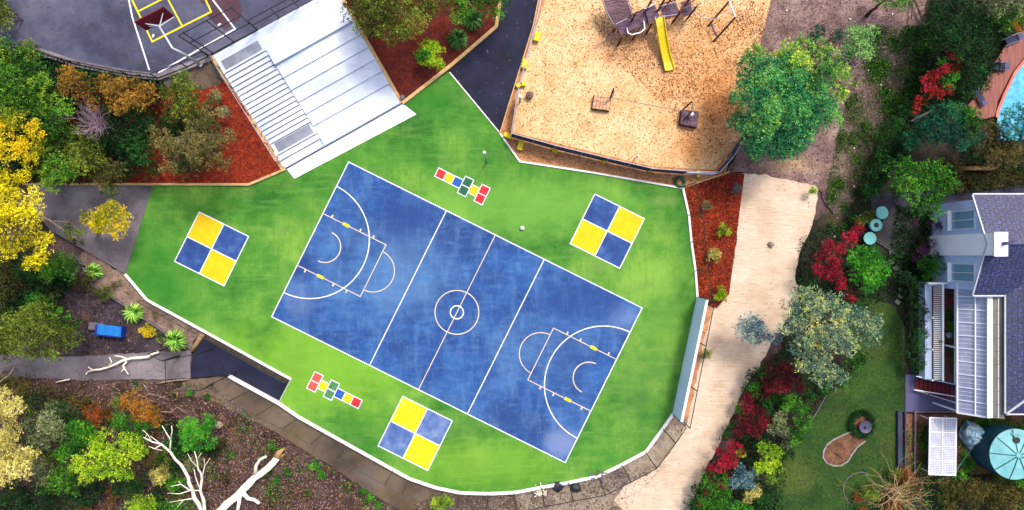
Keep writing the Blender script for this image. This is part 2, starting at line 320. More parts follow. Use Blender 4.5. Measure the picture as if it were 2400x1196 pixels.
def tile_mat():
    m, n, b = _new('slate_blue_roof_tiles'); L = n.links.new
    tc = n.nodes.new('ShaderNodeTexCoord'); mp = n.nodes.new('ShaderNodeMapping'); mp.inputs['Rotation'].default_value = (0, 0, R(90))
    br = n.nodes.new('ShaderNodeTexBrick'); br.inputs['Scale'].default_value = 1.0; br.inputs['Brick Width'].default_value = .42; br.inputs['Row Height'].default_value = .34
    br.inputs['Mortar Size'].default_value = .035; br.inputs['Color1'].default_value = lin((30, 40, 92)); br.inputs['Color2'].default_value = lin((44, 56, 116)); br.inputs['Mortar'].default_value = lin((24, 26, 48))
    L(tc.outputs['Object'], mp.inputs[0]); L(mp.outputs[0], br.inputs['Vector'])
    t = n.nodes.new('ShaderNodeTexNoise'); t.inputs['Scale'].default_value = 13; t.inputs['Detail'].default_value = 3; L(tc.outputs['Object'], t.inputs['Vector'])
    mr = n.nodes.new('ShaderNodeMapRange'); mr.inputs[1].default_value = .6; mr.inputs[2].default_value = .68; L(t.outputs['Fac'], mr.inputs[0])
    mx = n.nodes.new('ShaderNodeMix'); mx.data_type = 'RGBA'; L(mr.outputs[0], mx.inputs[0]); L(br.outputs[0], mx.inputs[6]); mx.inputs[7].default_value = lin((124, 136, 190))
    L(mx.outputs[2], b.inputs['Base Color']); b.inputs['Roughness'].default_value = .6
    bp = n.nodes.new('ShaderNodeBump'); bp.inputs['Strength'].default_value = .8; bp.inputs['Distance'].default_value = .05; bp.invert = True
    L(br.outputs['Fac'], bp.inputs['Height']); L(bp.outputs[0], b.inputs['Normal'])
    return m
M['tiles'] = tile_mat()
def water_mat():
    m, n, b = _new('pool_water'); L = n.links.new
    b.inputs['Base Color'].default_value = lin((30, 160, 214)); b.inputs['Roughness'].default_value = .08
    tc = n.nodes.new('ShaderNodeTexCoord'); t = n.nodes.new('ShaderNodeTexNoise'); t.inputs['Scale'].default_value = 2.5; L(tc.outputs['Object'], t.inputs['Vector'])
    r = ramp(n, [(24, 146, 204), (48, 176, 222), (92, 204, 234)]); L(t.outputs['Fac'], r.inputs[0]); L(r.outputs[0], b.inputs['Base Color'])
    bp = n.nodes.new('ShaderNodeBump'); bp.inputs['Strength'].default_value = .3; L(t.outputs['Fac'], bp.inputs['Height']); L(bp.outputs[0], b.inputs['Normal'])
    return m
M['water'] = water_mat()
def glassy(name, c, rough=.15, alpha=1.0, trans=0):
    m, n, b = _new(name); b.inputs['Base Color'].default_value = lin(c); b.inputs['Roughness'].default_value = rough
    b.inputs['Alpha'].default_value = alpha; b.inputs['Transmission Weight'].default_value = trans; return m
M['glass'] = glassy('window_glass', (150, 196, 232), .15)
M['poly'] = surf('polycarbonate_sheet', [(146, 158, 200), (174, 184, 216), (206, 212, 234)], .8, 5, stretch=(1, .5, 1), rough=.3, spec=.6)
M['poly_o'] = surf('polycarbonate_weathered', [(100, 100, 92), (126, 124, 112), (150, 148, 134)], .8, 5, stretch=(1, .5, 1), rough=.3)
M['wrap'] = surf('plastic_sheeting', [(84, 130, 164), (150, 190, 216), (232, 244, 252)], 1.3, 8, pos=[.4, .5, .6], rough=.15, spec=.8, bump=(2.5, .8))

PAL = {
 'olive':   [(38, 52, 14), (74, 94, 26), (112, 134, 40), (140, 160, 58)],
 'green':   [(20, 56, 14), (44, 98, 22), (84, 148, 36), (116, 172, 52)],
 'pine':    [(20, 66, 18), (52, 112, 24), (92, 148, 40), (150, 164, 50)],
 'yellow':  [(84, 98, 10), (204, 196, 10), (248, 232, 14), (255, 244, 60)],
 'yellowo': [(84, 104, 20), (160, 168, 20), (230, 216, 22), (246, 190, 24)],
 'brown':   [(74, 56, 24), (126, 96, 34), (168, 130, 46), (196, 140, 52)],
 'brgreen': [(46, 52, 28), (84, 88, 42), (118, 116, 56), (150, 132, 90)],
 'dark':    [(4, 24, 10), (12, 46, 18), (26, 76, 28), (50, 106, 40)],  # darkest greens; also put the shade of gardens and crown gaps into leaf colour
 'darkbrn': [(34, 30, 16), (60, 60, 26), (86, 88, 36), (120, 100, 50)],
 'teal':    [(10, 86, 66), (34, 136, 90), (84, 174, 94), (160, 206, 88)],
 'teallit':[(30, 116, 80), (100, 176, 76), (164, 210, 66), (210, 228, 84)],  # lime tones put the sunlight on the teal crowns into leaf colour
 'tealdark':[(6, 50, 46), (14, 84, 64), (30, 118, 74), (70, 150, 84)],
 'lightg':  [(36, 96, 56), (84, 150, 80), (128, 184, 98), (160, 208, 120)],
 'lime':    [(52, 110, 22), (112, 170, 24), (164, 208, 30), (206, 224, 50)],
 'cream':   [(124, 124, 50), (186, 180, 84), (220, 210, 116), (236, 226, 140)],
 'greyg':   [(58, 74, 50), (98, 116, 76), (134, 148, 100), (172, 176, 128)],
 'silver':  [(34, 76, 78), (90, 136, 124), (156, 184, 136), (228, 220, 112)],
 'silverb': [(26, 64, 84), (70, 118, 138), (122, 164, 172), (186, 204, 166)],
 'orange':  [(84, 70, 24), (140, 104, 34), (182, 134, 44), (206, 104, 44)],
 'redor':   [(64, 62, 24), (110, 88, 32), (164, 74, 32), (196, 84, 40)],
 'red':     [(66, 6, 20), (122, 10, 34), (172, 20, 48), (222, 48, 84)],
 'reddk':   [(36, 6, 16), (74, 10, 26), (112, 18, 38), (170, 36, 58)],
 'fire':    [(90, 14, 20), (160, 24, 30), (204, 44, 46), (206, 44, 100)],
 'gmid':    [(12, 52, 14), (28, 92, 20), (58, 132, 28), (104, 172, 40)],
 'bright':  [(16, 84, 18), (34, 134, 28), (78, 172, 40), (118, 196, 56)],
 'purple':  [(34, 14, 40), (70, 30, 70), (104, 52, 92), (134, 84, 116)],
 'blueg':   [(10, 58, 84), (24, 96, 130), (46, 134, 120), (80, 160, 120)],
 'spike':   [(26, 84, 18), (72, 148, 34), (124, 188, 60), (176, 214, 104)],
 'spiked':  [(12, 52, 20), (32, 84, 36), (66, 118, 52), (112, 150, 76)],
 'greyb':   [(60, 66, 70), (92, 102, 104), (124, 134, 134), (150, 158, 156)],
}
LK = .83
def leaf_mat(pal):
    key = 'leaf_' + pal
    if key in M: return M[key]
    m, n, b = _new(key); L = n.links.new
    at = n.nodes.new('ShaderNodeAttribute'); at.attribute_name = 'tint'; at.attribute_type = 'GEOMETRY'
    pc_ = [[v * q for v in cc_] for cc_, q in zip(PAL[pal], (.6, .86, 1, 1.04))]; r = ramp(n, pc_, [0, .38, .7, 1], LK); L(at.outputs['Fac'], r.inputs[0]); L(r.outputs[0], b.inputs['Base Color'])  # lower stops darkened to deepen the shading put into crown tint
    b.inputs['Roughness'].default_value = .7; b.inputs['Specular IOR Level'].default_value = .2
    tr = n.nodes.new('ShaderNodeBsdfTranslucent'); mx = n.nodes.new('ShaderNodeMixShader'); mx.inputs[0].default_value = .18
    L(r.outputs[0], tr.inputs[0]); L(b.outputs[0], mx.inputs[1]); L(tr.outputs[0], mx.inputs[2])
    L(mx.outputs[0], n.nodes['Material Output'].inputs[0]); M[key] = m; return m

# ---------------------------------------------------------------- foliage
def leaf_mesh(name, B, A, Ls, Ws, tint, mat, parent=None, o0=None, rng=None, kind=None):
    n = len(B); rv = rng.normal(size=(n, 3)); s = np.cross(A, rv); s /= (np.linalg.norm(s, axis=1, keepdims=True) + 1e-9)
    if parent is not None: o0 = np.array(WL[parent.name])
    B = B - np.array(o0)
    v = np.empty((n, 4, 3)); v[:, 0] = B; v[:, 1] = B + A * (Ls * .45)[:, None] + s * (Ws / 2)[:, None]; v[:, 2] = B + A * Ls[:, None]; v[:, 3] = B + A * (Ls * .45)[:, None] - s * (Ws / 2)[:, None]
    me = bpy.data.meshes.new(name); me.vertices.add(4 * n); me.vertices.foreach_set('co', v.astype(np.float32).ravel())
    me.loops.add(4 * n); me.loops.foreach_set('vertex_index', np.arange(4 * n, dtype=np.int32))
    me.polygons.add(n); me.polygons.foreach_set('loop_start', np.arange(0, 4 * n, 4, dtype=np.int32))
    a = me.attributes.new('tint', 'FLOAT', 'FACE'); a.data.foreach_set('value', np.clip(tint, 0, 1).astype(np.float32))
    me.update(calc_edges=True); me.materials.append(mat)
    return link(name, me, parent, Vector(o0))
SEED = [7]
def lobes_auto(px, py, r, rng, n=None, ratio=1.0):
    n = n or max(4, int(r / 9)); out = [(px, py, r * .55)]
    for i in range(n):
        a = i * 2.4 + rng.uniform(-.4, .4); rr = r * .66 * math.sqrt(rng.uniform(.25, 1.0))
        out.append((px + rr * math.cos(a), py + rr * math.sin(a) * ratio, r * rng.uniform(.24, .42)))
    return out
def tree(name, label, cat, lobes, zt, pal='green', base=None, z0=-.3, dens=1.0, leaf=.26, wl=.42, bark='bark_d', group=None, fluff=.35, ratio=1, grow=1.2, thick=.72, limb=True, tw=None):
    """lobes: (px,py,r) auto-lobed, or a list of (px,py,rpx[,dz])"""
    SEED[0] += 1; rng = np.random.default_rng(SEED[0])
    if isinstance(lobes, tuple): lobes = lobes_auto(*lobes, rng, ratio=ratio)
    L3 = []
    R0 = max(l[2] for l in lobes) / S
    cxm = sum(l[0] * l[2] for l in lobes) / sum(l[2] for l in lobes); cym = sum(l[1] * l[2] for l in lobes) / sum(l[2] for l in lobes)
    far = max(math.hypot(l[0] - cxm, l[1] - cym) + l[2] for l in lobes)
    for l in lobes:
        rm = l[2] / S; dd = math.hypot(l[0] - cxm, l[1] - cym) / far
        zc = zt - rm * thick - (zt - z0) * .35 * dd * dd - rng.uniform(0, .12) * (zt - z0) + (l[3] if len(l) > 3 else 0)
        zc = max(zc, z0 + rm * .35); p = P(l[0], l[1], zc); L3.append((np.array(p), rm * (H - zc) / H, rng.uniform(-.22, .22)))
    bp = P(*(base or (cxm, cym)), z0)
    if base is None: c0 = P(cxm, cym, zt - .8); bp = Vector((c0.x, c0.y, z0))
    t = thing(name, bp, label, cat, group); leaf = leaf * .74; wl = wl * .92
    Bs, As, Ls, Ws, Ts = [], [], [], [], []
    for c, r, lt in L3:
        r = r * grow; ns = max(12, int(dens * 15 * r * r * 3.0 / (leaf / .26) ** 2)); k = 8
        nsub = 7; sd_ = rng.normal(size=(nsub, 3)); sd_[:, 2] = np.abs(sd_[:, 2]) * .9 + .1; sd_ /= np.linalg.norm(sd_, axis=1, keepdims=True)
        sc_ = c + sd_ * np.array([1, 1, thick]) * r * rng.uniform(.45, .72, nsub)[:, None]; sc_[0] = c; sr_ = r * rng.uniform(.36, .52, nsub); sr_[0] = r * .7; st_ = rng.uniform(-.13, .13, nsub); si = rng.choice(nsub, ns, p=sr_ ** 2 / np.sum(sr_ ** 2))
        dv = rng.normal(size=(ns, 3)); dv[:, 2] = np.abs(dv[:, 2]) * 1.1 - .35; dv /= np.linalg.norm(dv, axis=1, keepdims=True)
        rr_ = sr_[si]; rad = rr_ * (rng.uniform(.35, 1, ns) ** .45) * (1 + .16 * np.sin(dv[:, 0] * 7 + lt * 30) * np.cos(dv[:, 1] * 6))
        pos = sc_[si] + dv * rad[:, None] * np.array([1, 1, max(thick, .7)]); ax = dv + np.array([0, 0, .2]) + rng.normal(size=(ns, 3)) * .35
        ax /= np.linalg.norm(ax, axis=1, keepdims=True)
        st = .5 + lt + st_[si] + rng.normal(size=ns) * .12 + .2 * (rad / rr_ - .8) + .14 * np.sin(pos[:, 0] * 4.1 + pos[:, 2] * 3) * np.cos(pos[:, 1] * 3.7)  # tint falls towards each lobe's middle, putting inner shade into leaf colour
        B = np.repeat(pos, k, 0); A = np.repeat(ax, k, 0) * fluff + rng.normal(size=(ns * k, 3)) * np.array([.8, .8, .42]) ; A /= np.linalg.norm(A, axis=1, keepdims=True)
        B = B + np.repeat(ax, k, 0) * (rng.uniform(0, leaf * 1.1, ns * k))[:, None] + rng.normal(size=(ns * k, 3)) * leaf * .3
        B[:, 2] = np.maximum(B[:, 2], z0 + .05)
        Bs.append(B); As.append(A); ll = leaf * rng.uniform(.6, 1.3, ns * k); Ls.append(ll); Ws.append(ll * wl); Ts.append(np.repeat(st, k) + rng.normal(size=ns * k) * .12 + (rng.uniform(0, 1, ns * k) > .94) * .25)
    leaf_mesh('crown' if zt - z0 > 2.2 else 'foliage', np.concatenate(Bs), np.concatenate(As), np.concatenate(Ls), np.concatenate(Ws), np.concatenate(Ts), leaf_mat(pal), t, rng=rng)
    mb = MB(); hgt = zt - z0; tr = tw or max(.04, min(.28, hgt * .026)); fk = Vector((bp.x, bp.y, z0 + hgt * .35))
    c0 = L3[0][0]; fk = fk + (Vector((c0[0], c0[1], 0)) - Vector((bp.x, bp.y, 0))) * .3
    mb.tube([bp, (bp + fk) / 2 + Vector((rng.uniform(-.1, .1), rng.uniform(-.1, .1), 0)), fk], [tr * 1.25, tr, tr * .85], 7)
    if limb:
        for c, r, lt in L3:
            e = Vector(c) + Vector((0, 0, r * thick * .5)); m = (fk + e) / 2 + Vector((rng.uniform(-.3, .3), rng.uniform(-.3, .3), -hgt * .05))
            mb.tube([fk, m, e], [tr * .5, tr * .3, .012], 5, False)
            for q in range(2):
                a = rng.uniform(0, 6.28); e2 = Vector(c) + Vector((math.cos(a) * r * .8, math.sin(a) * r * .8, r * thick * .4)); mb.tube([m.lerp(e, .4), e2], [tr * .25, .012], 4, False)
    mb.build('trunk' if hgt > 2.2 else 'stem', M[bark], t, smooth=True)
    return t
def tuft(name, label, px, py, r, pal, z0=-.25, n=150, zt=1.2, cat='spiky plant', group=None):
    SEED[0] += 1; rng = np.random.default_rng(SEED[0]); bp = P(px, py, z0); t = thing(name, bp, label, cat, group)
    rm = r / S * .97; mb = MB(); tints = []
    for i in range(n):
        a = rng.uniform(0, 6.283); el = rng.uniform(.1, 1.0); ln = rm * rng.uniform(.7, 1.08); h0 = zt * .55
        rr = ln * math.cos(el * 1.1); d2 = Vector((math.cos(a), math.sin(a), 0)); s = Vector((-d2.y, d2.x, 0)) * .035
        b = bp + d2 * .05 + Vector((0, 0, h0 * rng.uniform(.6, 1))); m = b + d2 * ln * .55 + Vector((0, 0, zt * .45 * el)); e = b + d2 * ln + Vector((0, 0, zt * .25 * el - .25 * (1 - el)))
        mb.add([b - s, b + s, m + s * 1.1, m - s * 1.1, e], [[0, 1, 2, 3], [3, 2, 4]]); v = rng.uniform(0, 1); tints += [v, min(1, v + .15)]
    me_o = mb.build('blades', leaf_mat(pal), t); at = me_o.data.attributes.new('tint', 'FLOAT', 'FACE'); at.data.foreach_set('value', np.array(tints, dtype=np.float32))
    MB().tube([bp, bp + Vector((0, 0, zt * .5))], [.09, .06], 7).build('stem', M['bark_d'], t); return t
def twigs(mb, start, ang, ln, rad, depth, rng, dz=.1, spread=.55, kink=.25, zmin=-.2, nb=2):
    p = Vector(start); pts = [p.copy()]; a = ang; n = 4
    for i in range(n):
        a += rng.uniform(-kink, kink); p = p + Vector((math.cos(a) * ln / n, math.sin(a) * ln / n, dz * ln / n + rng.uniform(-.03, .03))); p.z = max(p.z, zmin); pts.append(p.copy())
    mb.tube(pts, [rad * (1 - .55 * i / n) for i in range(n + 1)], 6 if rad > .05 else 4, True)
    if depth:
        for i in range(nb):
            q = pts[rng.integers(1, n + 1)] if i else pts[-1]
            twigs(mb, q, a + (spread if i % 2 else -spread) * rng.uniform(.6, 1.4), ln * rng.uniform(.5, .75), rad * .55, depth - 1, rng, dz, spread, kink, zmin, nb)
def inpoly(X, Y, poly):
    n = len(poly); ins = np.zeros(len(X), bool); j = n - 1
    for i in range(n):
        xi, yi = poly[i]; xj, yj = poly[j]
        c = ((yi > Y) != (yj > Y)) & (X < (xj - xi) * (Y - yi) / (yj - yi + 1e-12) + xi); ins ^= c; j = i
    return ins
def scatter(name, poly_px, n, pal, z, leaf, wl, flat=True, up=.2, holes=(), zj=.03, label=None, clump=None):
    SEED[0] += 1; rng = np.random.default_rng(SEED[0])
    xs = [p[0] for p in poly_px]; ys = [p[1] for p in poly_px]; X = rng.uniform(min(xs), max(xs), n * 2); Y = rng.uniform(min(ys), max(ys), n * 2)
    if clump:
        m0 = max(4, n // clump[0]); cx = rng.uniform(min(xs), max(xs), m0); cy = rng.uniform(min(ys), max(ys), m0); ci = rng.integers(0, m0, n * 2)
        sz = rng.uniform(.4, 1.5, m0)
        X = cx[ci] + rng.normal(size=n * 2) * clump[1] * sz[ci]; Y = cy[ci] + rng.normal(size=n * 2) * clump[1] * sz[ci]
    k = inpoly(X, Y, poly_px)
    for h in holes: k &= ~inpoly(X, Y, h)
    X, Y = X[k][:n], Y[k][:n]; m = len(X); z = z(X, Y) if callable(z) else z; f = (H - z) / H / S
    B = np.stack([(X - CX) * f, -(Y - CY) * f, np.zeros(m) + z + rng.uniform(0, zj, m)], 1)
    A = rng.normal(size=(m, 3)) * np.array([1, 1, 0.1 if flat else .5]); A[:, 2] = np.abs(A[:, 2]) + (0 if flat else up); A /= np.linalg.norm(A, axis=1, keepdims=True)
    Ls = leaf * rng.uniform(.5, 1.5, m)
    o = leaf_mesh(name, B, A, Ls, Ls * wl, rng.uniform(0, 1, m), leaf_mat(pal), None, (0, 0, 0), rng); tag(o, kind='stuff'); return o
PAL['chip'] = [(140, 86, 50), (204, 150, 96), (232, 188, 134), (240, 208, 160)]
PAL['chipd'] = [(110, 60, 32), (178, 104, 50), (216, 146, 84), (236, 190, 140)]
PAL['chipr'] = [(60, 12, 6), (120, 32, 8), (166, 56, 16), (206, 100, 46)]
PAL['twig'] = [(50, 32, 36), (92, 68, 70), (136, 110, 110), (188, 166, 162)]
PAL['twigd'] = [(34, 24, 28), (62, 46, 50), (96, 76, 80), (136, 114, 116)]
PAL['leafl'] = [(60, 32, 14), (98, 60, 24), (140, 96, 44), (174, 130, 74)]
PAL['weed'] = [(18, 50, 12), (36, 88, 20), (62, 118, 30), (98, 144, 46)]
def rough(pts, amp=4, step=14, seed=1):
    rg = random.Random(seed + len(pts)); o = []
    for i in range(len(pts)):
        p, q = pts[i], pts[(i + 1) % len(pts)]; L_ = math.hypot(q[0] - p[0], q[1] - p[1]); n = max(1, int(L_ / step))
        for j in range(n):
            f = j / n; o.append((p[0] + (q[0] - p[0]) * f + rg.uniform(-amp, amp), p[1] + (q[1] - p[1]) * f + rg.uniform(-amp, amp)))
    return o
def Q(*pts, z=0): return [P(p[0], p[1], p[2] if len(p) > 2 else z) for p in pts]
M['deck_tan'] = surf('worn_planks', [(150, 104, 84), (206, 160, 126), (232, 190, 152)], 1.6, 8, stretch=(1, 5, 1), pos=[.36, .5, .64], rough=.8)
M['slate'] = surf('dark_slate_paving', [(30, 28, 44), (46, 44, 64), (66, 64, 86)], .8, 8, specks=[((24, 22, 34), 5, .58, .68)], bump=(10, .4))
# ================================================================ THE SETTING
mb = MB(); mb.poly([(-900, -900, -.42), (900, -900, -.42), (900, 900, -.42), (-900, 900, -.42)]); struct('ground', mb, M['ground'])
TURF = [(358, 434), (585, 434), (668, 399), (675, 396), (945, 243), (1052, 168), (1172, 312), (1218, 378), (1395, 406), (1600, 440), (1616, 505), (1622, 567), (1630, 634), (1634, 694),
        (1577, 970), (1553, 1005), (1513, 1059), (1457, 1089), (1402, 1116), (1332, 1131), (1270, 1142), (1207, 1154), (1144, 1156), (1079, 1154), (1022, 1142), (960, 1121), (922, 1100), (816, 1041), (700, 976), (652, 943), (680, 888), (581, 832), (460, 765), (345, 703), (294, 643)]
struct('turf_ground', MB().prism(Q(*TURF), -.6), M['turf'])
# blue court and its painted markings (court frame: u along the length, v across)
A0 = P(817, 380); U = (P(1505, 722) - A0); LEN = U.length; U.normalize(); V = Vector((U.y, -U.x, 0)); WID = 14.72
def C(u, v, z=0): q = A0 + U * u + V * v; return Vector((q.x, q.y, z))
struct('court_surface', MB().poly([C(0, 0, .006), C(0, WID, .006), C(LEN, WID, .006), C(LEN, 0, .006)]), M['court'])
LW = .085; ml = MB(); my = MB()
ml.strip([C(0, 0), C(LEN, 0), C(LEN, WID), C(0, WID)], LW * 1.05, z1=.012, closed=True)
for u in (LEN / 3, LEN * 2 / 3): ml.strip([C(u, .05), C(u, WID - .05)], LW, z1=.016)
my.strip([C(LEN / 2, -.15), C(LEN / 2, WID + .1)], LW * .85, z1=.02)
mid = (LEN / 2, WID / 2)
def arc(cu, cv, r, a0, a1, n=40): return [C(cu + r * math.cos(R(a0 + (a1 - a0) * i / n)), cv + r * math.sin(R(a0 + (a1 - a0) * i / n))) for i in range(n + 1)]
my.strip(arc(*mid, 1.87, 0, 360, 48)[:-1], LW, z1=.024, closed=True); ml.strip(arc(*mid, .56, 0, 360, 32)[:-1], LW * 1.2, z1=.024, closed=True)
mk = MB()
for sgn, u0, a in ((1, 0, -90), (-1, LEN, 90)):
    ml.strip(arc(u0, WID / 2, 5.05, a, a + 180, 60), LW * 1.1, z1=.032)
    k = 2.46; my.strip([C(u0 + sgn * .06, WID / 2 - k), C(u0 + sgn * 6, WID / 2 - k), C(u0 + sgn * 6, WID / 2 + k), C(u0 + sgn * .06, WID / 2 + k)], LW * .85, z1=.024)
    my.strip(arc(u0 + sgn * 6, WID / 2, 1.82, a, a + 180, 32), LW * .9, z1=.028)
    my.strip(arc(u0 + sgn * 1.42, WID / 2, 1.34, a, a + 180, 30), LW * 1.1, z1=.024)
    for s2 in (-1, 1):
        for q, big in ((.82, 0), (2.2, 1), (3.5, 0), (4.75, 0)):
            du = .3 if big else .07; o_ = .0 if big else .14
            vv = WID / 2 + s2 * (k + o_); dv = .13 if big else .13
            (mk if big else my).poly([C(u0 + sgn * q - du, vv - dv, .036), C(u0 + sgn * q - du, vv + dv, .036), C(u0 + sgn * q + du, vv + dv, .036), C(u0 + sgn * q + du, vv - dv, .036)])
struct('court_lines', ml, M['line']); struct('key_lines', my, M['line_y']); struct('key_markers', mk, M['p_lemon'])
# painted games: each its own thing, one part per painted square
def game(name, label, cat, group, o, du, dv, cells, lines, cs):
    """o px corner; cells (i,j,mat); lines: closed outlines in cell units"""
    o = P(*o); t = thing(name, (o.x, o.y, 0), label, cat, group)
    def G(i, j, z): q = o + du * (i * cs) + dv * (j * cs); return Vector((q.x, q.y, z))
    for i, j, m in cells: MB().poly([G(i, j, .008), G(i, j + 1, .008), G(i + 1, j + 1, .008), G(i + 1, j, .008)]).build('painted_square', M[m], t)
    b = MB()
    for n, (pts, cl) in enumerate(lines): b.strip([G(*p, 0) for p in pts], .09 if cs > 1 else .08, z1=.014 + .004 * n, closed=cl)
    b.build('outline', M['line'], t)
sq = [([(0, 0), (2, 0), (2, 2), (0, 2)], True), ([(1, 0), (1, 2)], False), ([(0, 1), (2, 1)], False)]
game('four_square_grid', 'four square grid of golden yellow and dark blue, left of the big blue court', 'game marking', 'four square grids', (467, 497), U, V, [(0, 0, 'p_yellow'), (1, 0, 'panel_blue'), (0, 1, 'panel_blue'), (1, 1, 'p_yellow')], sq, 2.35)
game('four_square_grid', 'four square grid with a dark blue top corner, nearest the playground', 'game marking', 'four square grids', (1394, 455), U, V, [(0, 0, 'panel_blue'), (1, 0, 'p_yellow'), (0, 1, 'p_yellow'), (1, 1, 'panel_blue')], sq, 2.36)
game('four_square_grid', 'four square grid of lemon yellow and faded blue near the lower curved kerb', 'game marking', 'four square grids', (944, 929), U, V, [(0, 0, 'p_lemon'), (1, 0, 'panel_blue_pale'), (0, 1, 'panel_blue_pale'), (1, 1, 'p_lemon')], sq, 2.36)
def hop(label, o, rev):
    c = ['p_red', 'p_yellow', 'p_blue', 'p_green', 'p_yellow', 'p_red'] if not rev else ['p_red_pale', 'p_lemon', 'p_green_pale', 'p_blue', 'p_yellow', 'p_red']
    dbl = (3, 5) if not rev else (0, 2); cells = []; lines = []
    for i in range(6):
        if i in dbl: cells += [(i, -1, c[i]), (i, 0, c[i])]; lines += [([(i, -1), (i + 1, -1), (i + 1, 1), (i, 1)], True), ([(i, 0), (i + 1, 0)], False)]
        else: cells.append((i, -.5, c[i]))
    rows = ((0, 3), (4, 5)) if not rev else ((1, 2), (3, 6))
    for a, b in rows: lines.append(([(a, -.5), (b, -.5), (b, .5), (a, .5)], True))
    for s_ in ((1, 2) if not rev else (4, 5)): lines.append(([(s_, -.5), (s_, .5)], False))
    game('hopscotch_grid', label, 'game marking', 'hopscotch grids', o, U, V, cells, lines, .785)
hop('bright hopscotch of eight painted squares between the blue court and the playground', (1023.5, 403.5), False)
hop('faded hopscotch of eight painted squares beside the dark asphalt ramp', (728.5, 890.5), True)
# asphalt, paths, beds
struct('asphalt_path', MB().prism(Q((1052, 168), (1162, 66), (1166, 0), (1180, -60), (1290, -60), (1272, 0), (1250, 60), (1172, 312), z=-.03), -.5), M['asph_d'])
struct('asphalt_ramp', MB().poly(Q((452, 800), (480, 776), (684, 888), (655, 944), (540, 880), (448, 886), z=-.16)), M['asph_d'])
struct('concrete_path', MB().prism(Q((270, 433), (358, 434), (294, 643), (200, 588), (118, 540), (60, 470), (80, 430), z=-.02), -.5), M['concrete'])
struct('service_path', MB().poly(Q(*rough([(-80, 826), (150, 838), (448, 820), (448, 887), (200, 892), (-80, 880)], 2), z=-.3)), M['concrete'])
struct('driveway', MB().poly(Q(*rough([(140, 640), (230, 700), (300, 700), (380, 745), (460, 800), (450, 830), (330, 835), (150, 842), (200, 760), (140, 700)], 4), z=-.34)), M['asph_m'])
struct('garden_strip', MB().poly(Q(*rough([(200, 588), (294, 645), (345, 705), (484, 778), (450, 822), (380, 778), (300, 722), (215, 668), (180, 600)], 3), z=-.24)), M['slope_strip'])
struct('edge_strip', MB().poly(Q((474, 774), (460, 765), (684, 890), (676, 894), (660, 892), (480, 792), z=-.12)), M['edge_strip'])
struct('drain_path', MB().poly(Q(*rough([(446, 888), (535, 881), (652, 943), (700, 976), (816, 1041), (922, 1100), (960, 1121), (1022, 1142), (1144, 1156), (1207, 1154), (1270, 1142), (1270, 1290), (1150, 1300), (1060, 1260), (900, 1175), (760, 1085), (640, 1010), (500, 940), (400, 920)], 2), z=-.33)), M['wash'])
struct('gravel_ground', MB().poly(Q(*rough([(1207, 1154), (1270, 1142), (1332, 1131), (1402, 1116), (1457, 1089), (1513, 1059), (1577, 970), (1612, 985), (1560, 1100), (1440, 1170), (1560, 1300), (1240, 1300)], 5), z=-.3)), M['litter'])
struct('jute_path', MB().poly(Q(*rough([(1740, 408), (1800, 410), (1862, 425), (1917, 437), (1912, 500), (1894, 552), (1874, 590), (1864, 650), (1874, 700), (1812, 800), (1780, 860), (1745, 910), (1712, 985), (1660, 1090), (1630, 1160), (1600, 1240), (1500, 1240), (1440, 1172), (1462, 1140), (1540, 1100), (1590, 1030), (1612, 985), (1650, 800), (1672, 720), (1708, 690), (1722, 590), (1732, 500)], 2.2, 9), z=-.26)), M['fabric'])
struct('fence_strip', MB().poly(Q((1632, 700), (1672, 722), (1655, 800), (1612, 985), (1574, 972), z=-.28)), M['strip_chips'])
struct('mulch_bed', MB().poly(Q((1600, 440), (1672, 418), (1712, 405), (1745, 408), (1733, 500), (1722, 590), (1709, 690), (1680, 722), (1634, 700), (1629, 634), (1620, 567), z=-.12)), M['mulch'])
PLAY = [(1275, 0), (1290, -60), (1830, -60), (1808, 0), (1782, 100), (1740, 320), (1705, 365), (1700, 410), (1600, 440), (1395, 406), (1218, 378), (1172, 312), (1250, 60), (1262, 0)]
struct('playground_border', MB().prism(Q(*PLAY, z=-.02), -.5), M['strip_chips'])
SAND = [(1278, 0), (1292, -60), (1828, -60), (1806, 0), (1778, 100), (1733, 320), (1676, 399), (1520, 389), (1196, 309), (1228, 150)]
struct('playground_ground', MB().poly(Q(*SAND, z=.0)), M['chips'])
struct('bare_slope', MB().poly(Q(*rough([(1812, -60), (2400, -60), (2330, 60), (2250, 200), (2140, 300), (2080, 440), (1970, 530), (1915, 437), (1862, 425), (1740, 406), (1705, 405), (1742, 320), (1782, 100)], 6), z=-.3)), M['mauve'])
struct('garden_ground', MB().poly(Q(*rough([(2200, -80), (2500, -80), (2500, 1300), (1590, 1300), (1720, 1050), (1780, 880), (1880, 740), (1862, 640), (1912, 510), (1990, 480), (2060, 400), (2090, 280), (2130, 150)], 8), z=-.29)), M['garden'])
struct('lawn', MB().poly(Q(*rough([(1950, 710), (2040, 700), (2095, 716), (2118, 760), (2124, 960), (2110, 975), (2110, 1120), (2000, 1240), (1815, 1240), (1822, 1130), (1840, 1060), (1900, 980), (1942, 928), (2010, 850)], 2), z=-.2)), M['lawn'])
struct('garden_slab', MB().prism(Q((2122, 878), (2240, 878), (2300, 880), (2300, 968), (2122, 966), z=-.12), -.5), M['lavender'])
struct('vegetable_bed', MB().poly(Q((2108, 970), (2400, 972), (2400, 1110), (2106, 1112), z=-.22)), M['soil_b'])
struct('garden_path', MB().poly(Q((2040, 455), (2450, 425), (2450, 470), (2250, 480), (2160, 500), (2040, 500), z=-.21)), M['slate'])
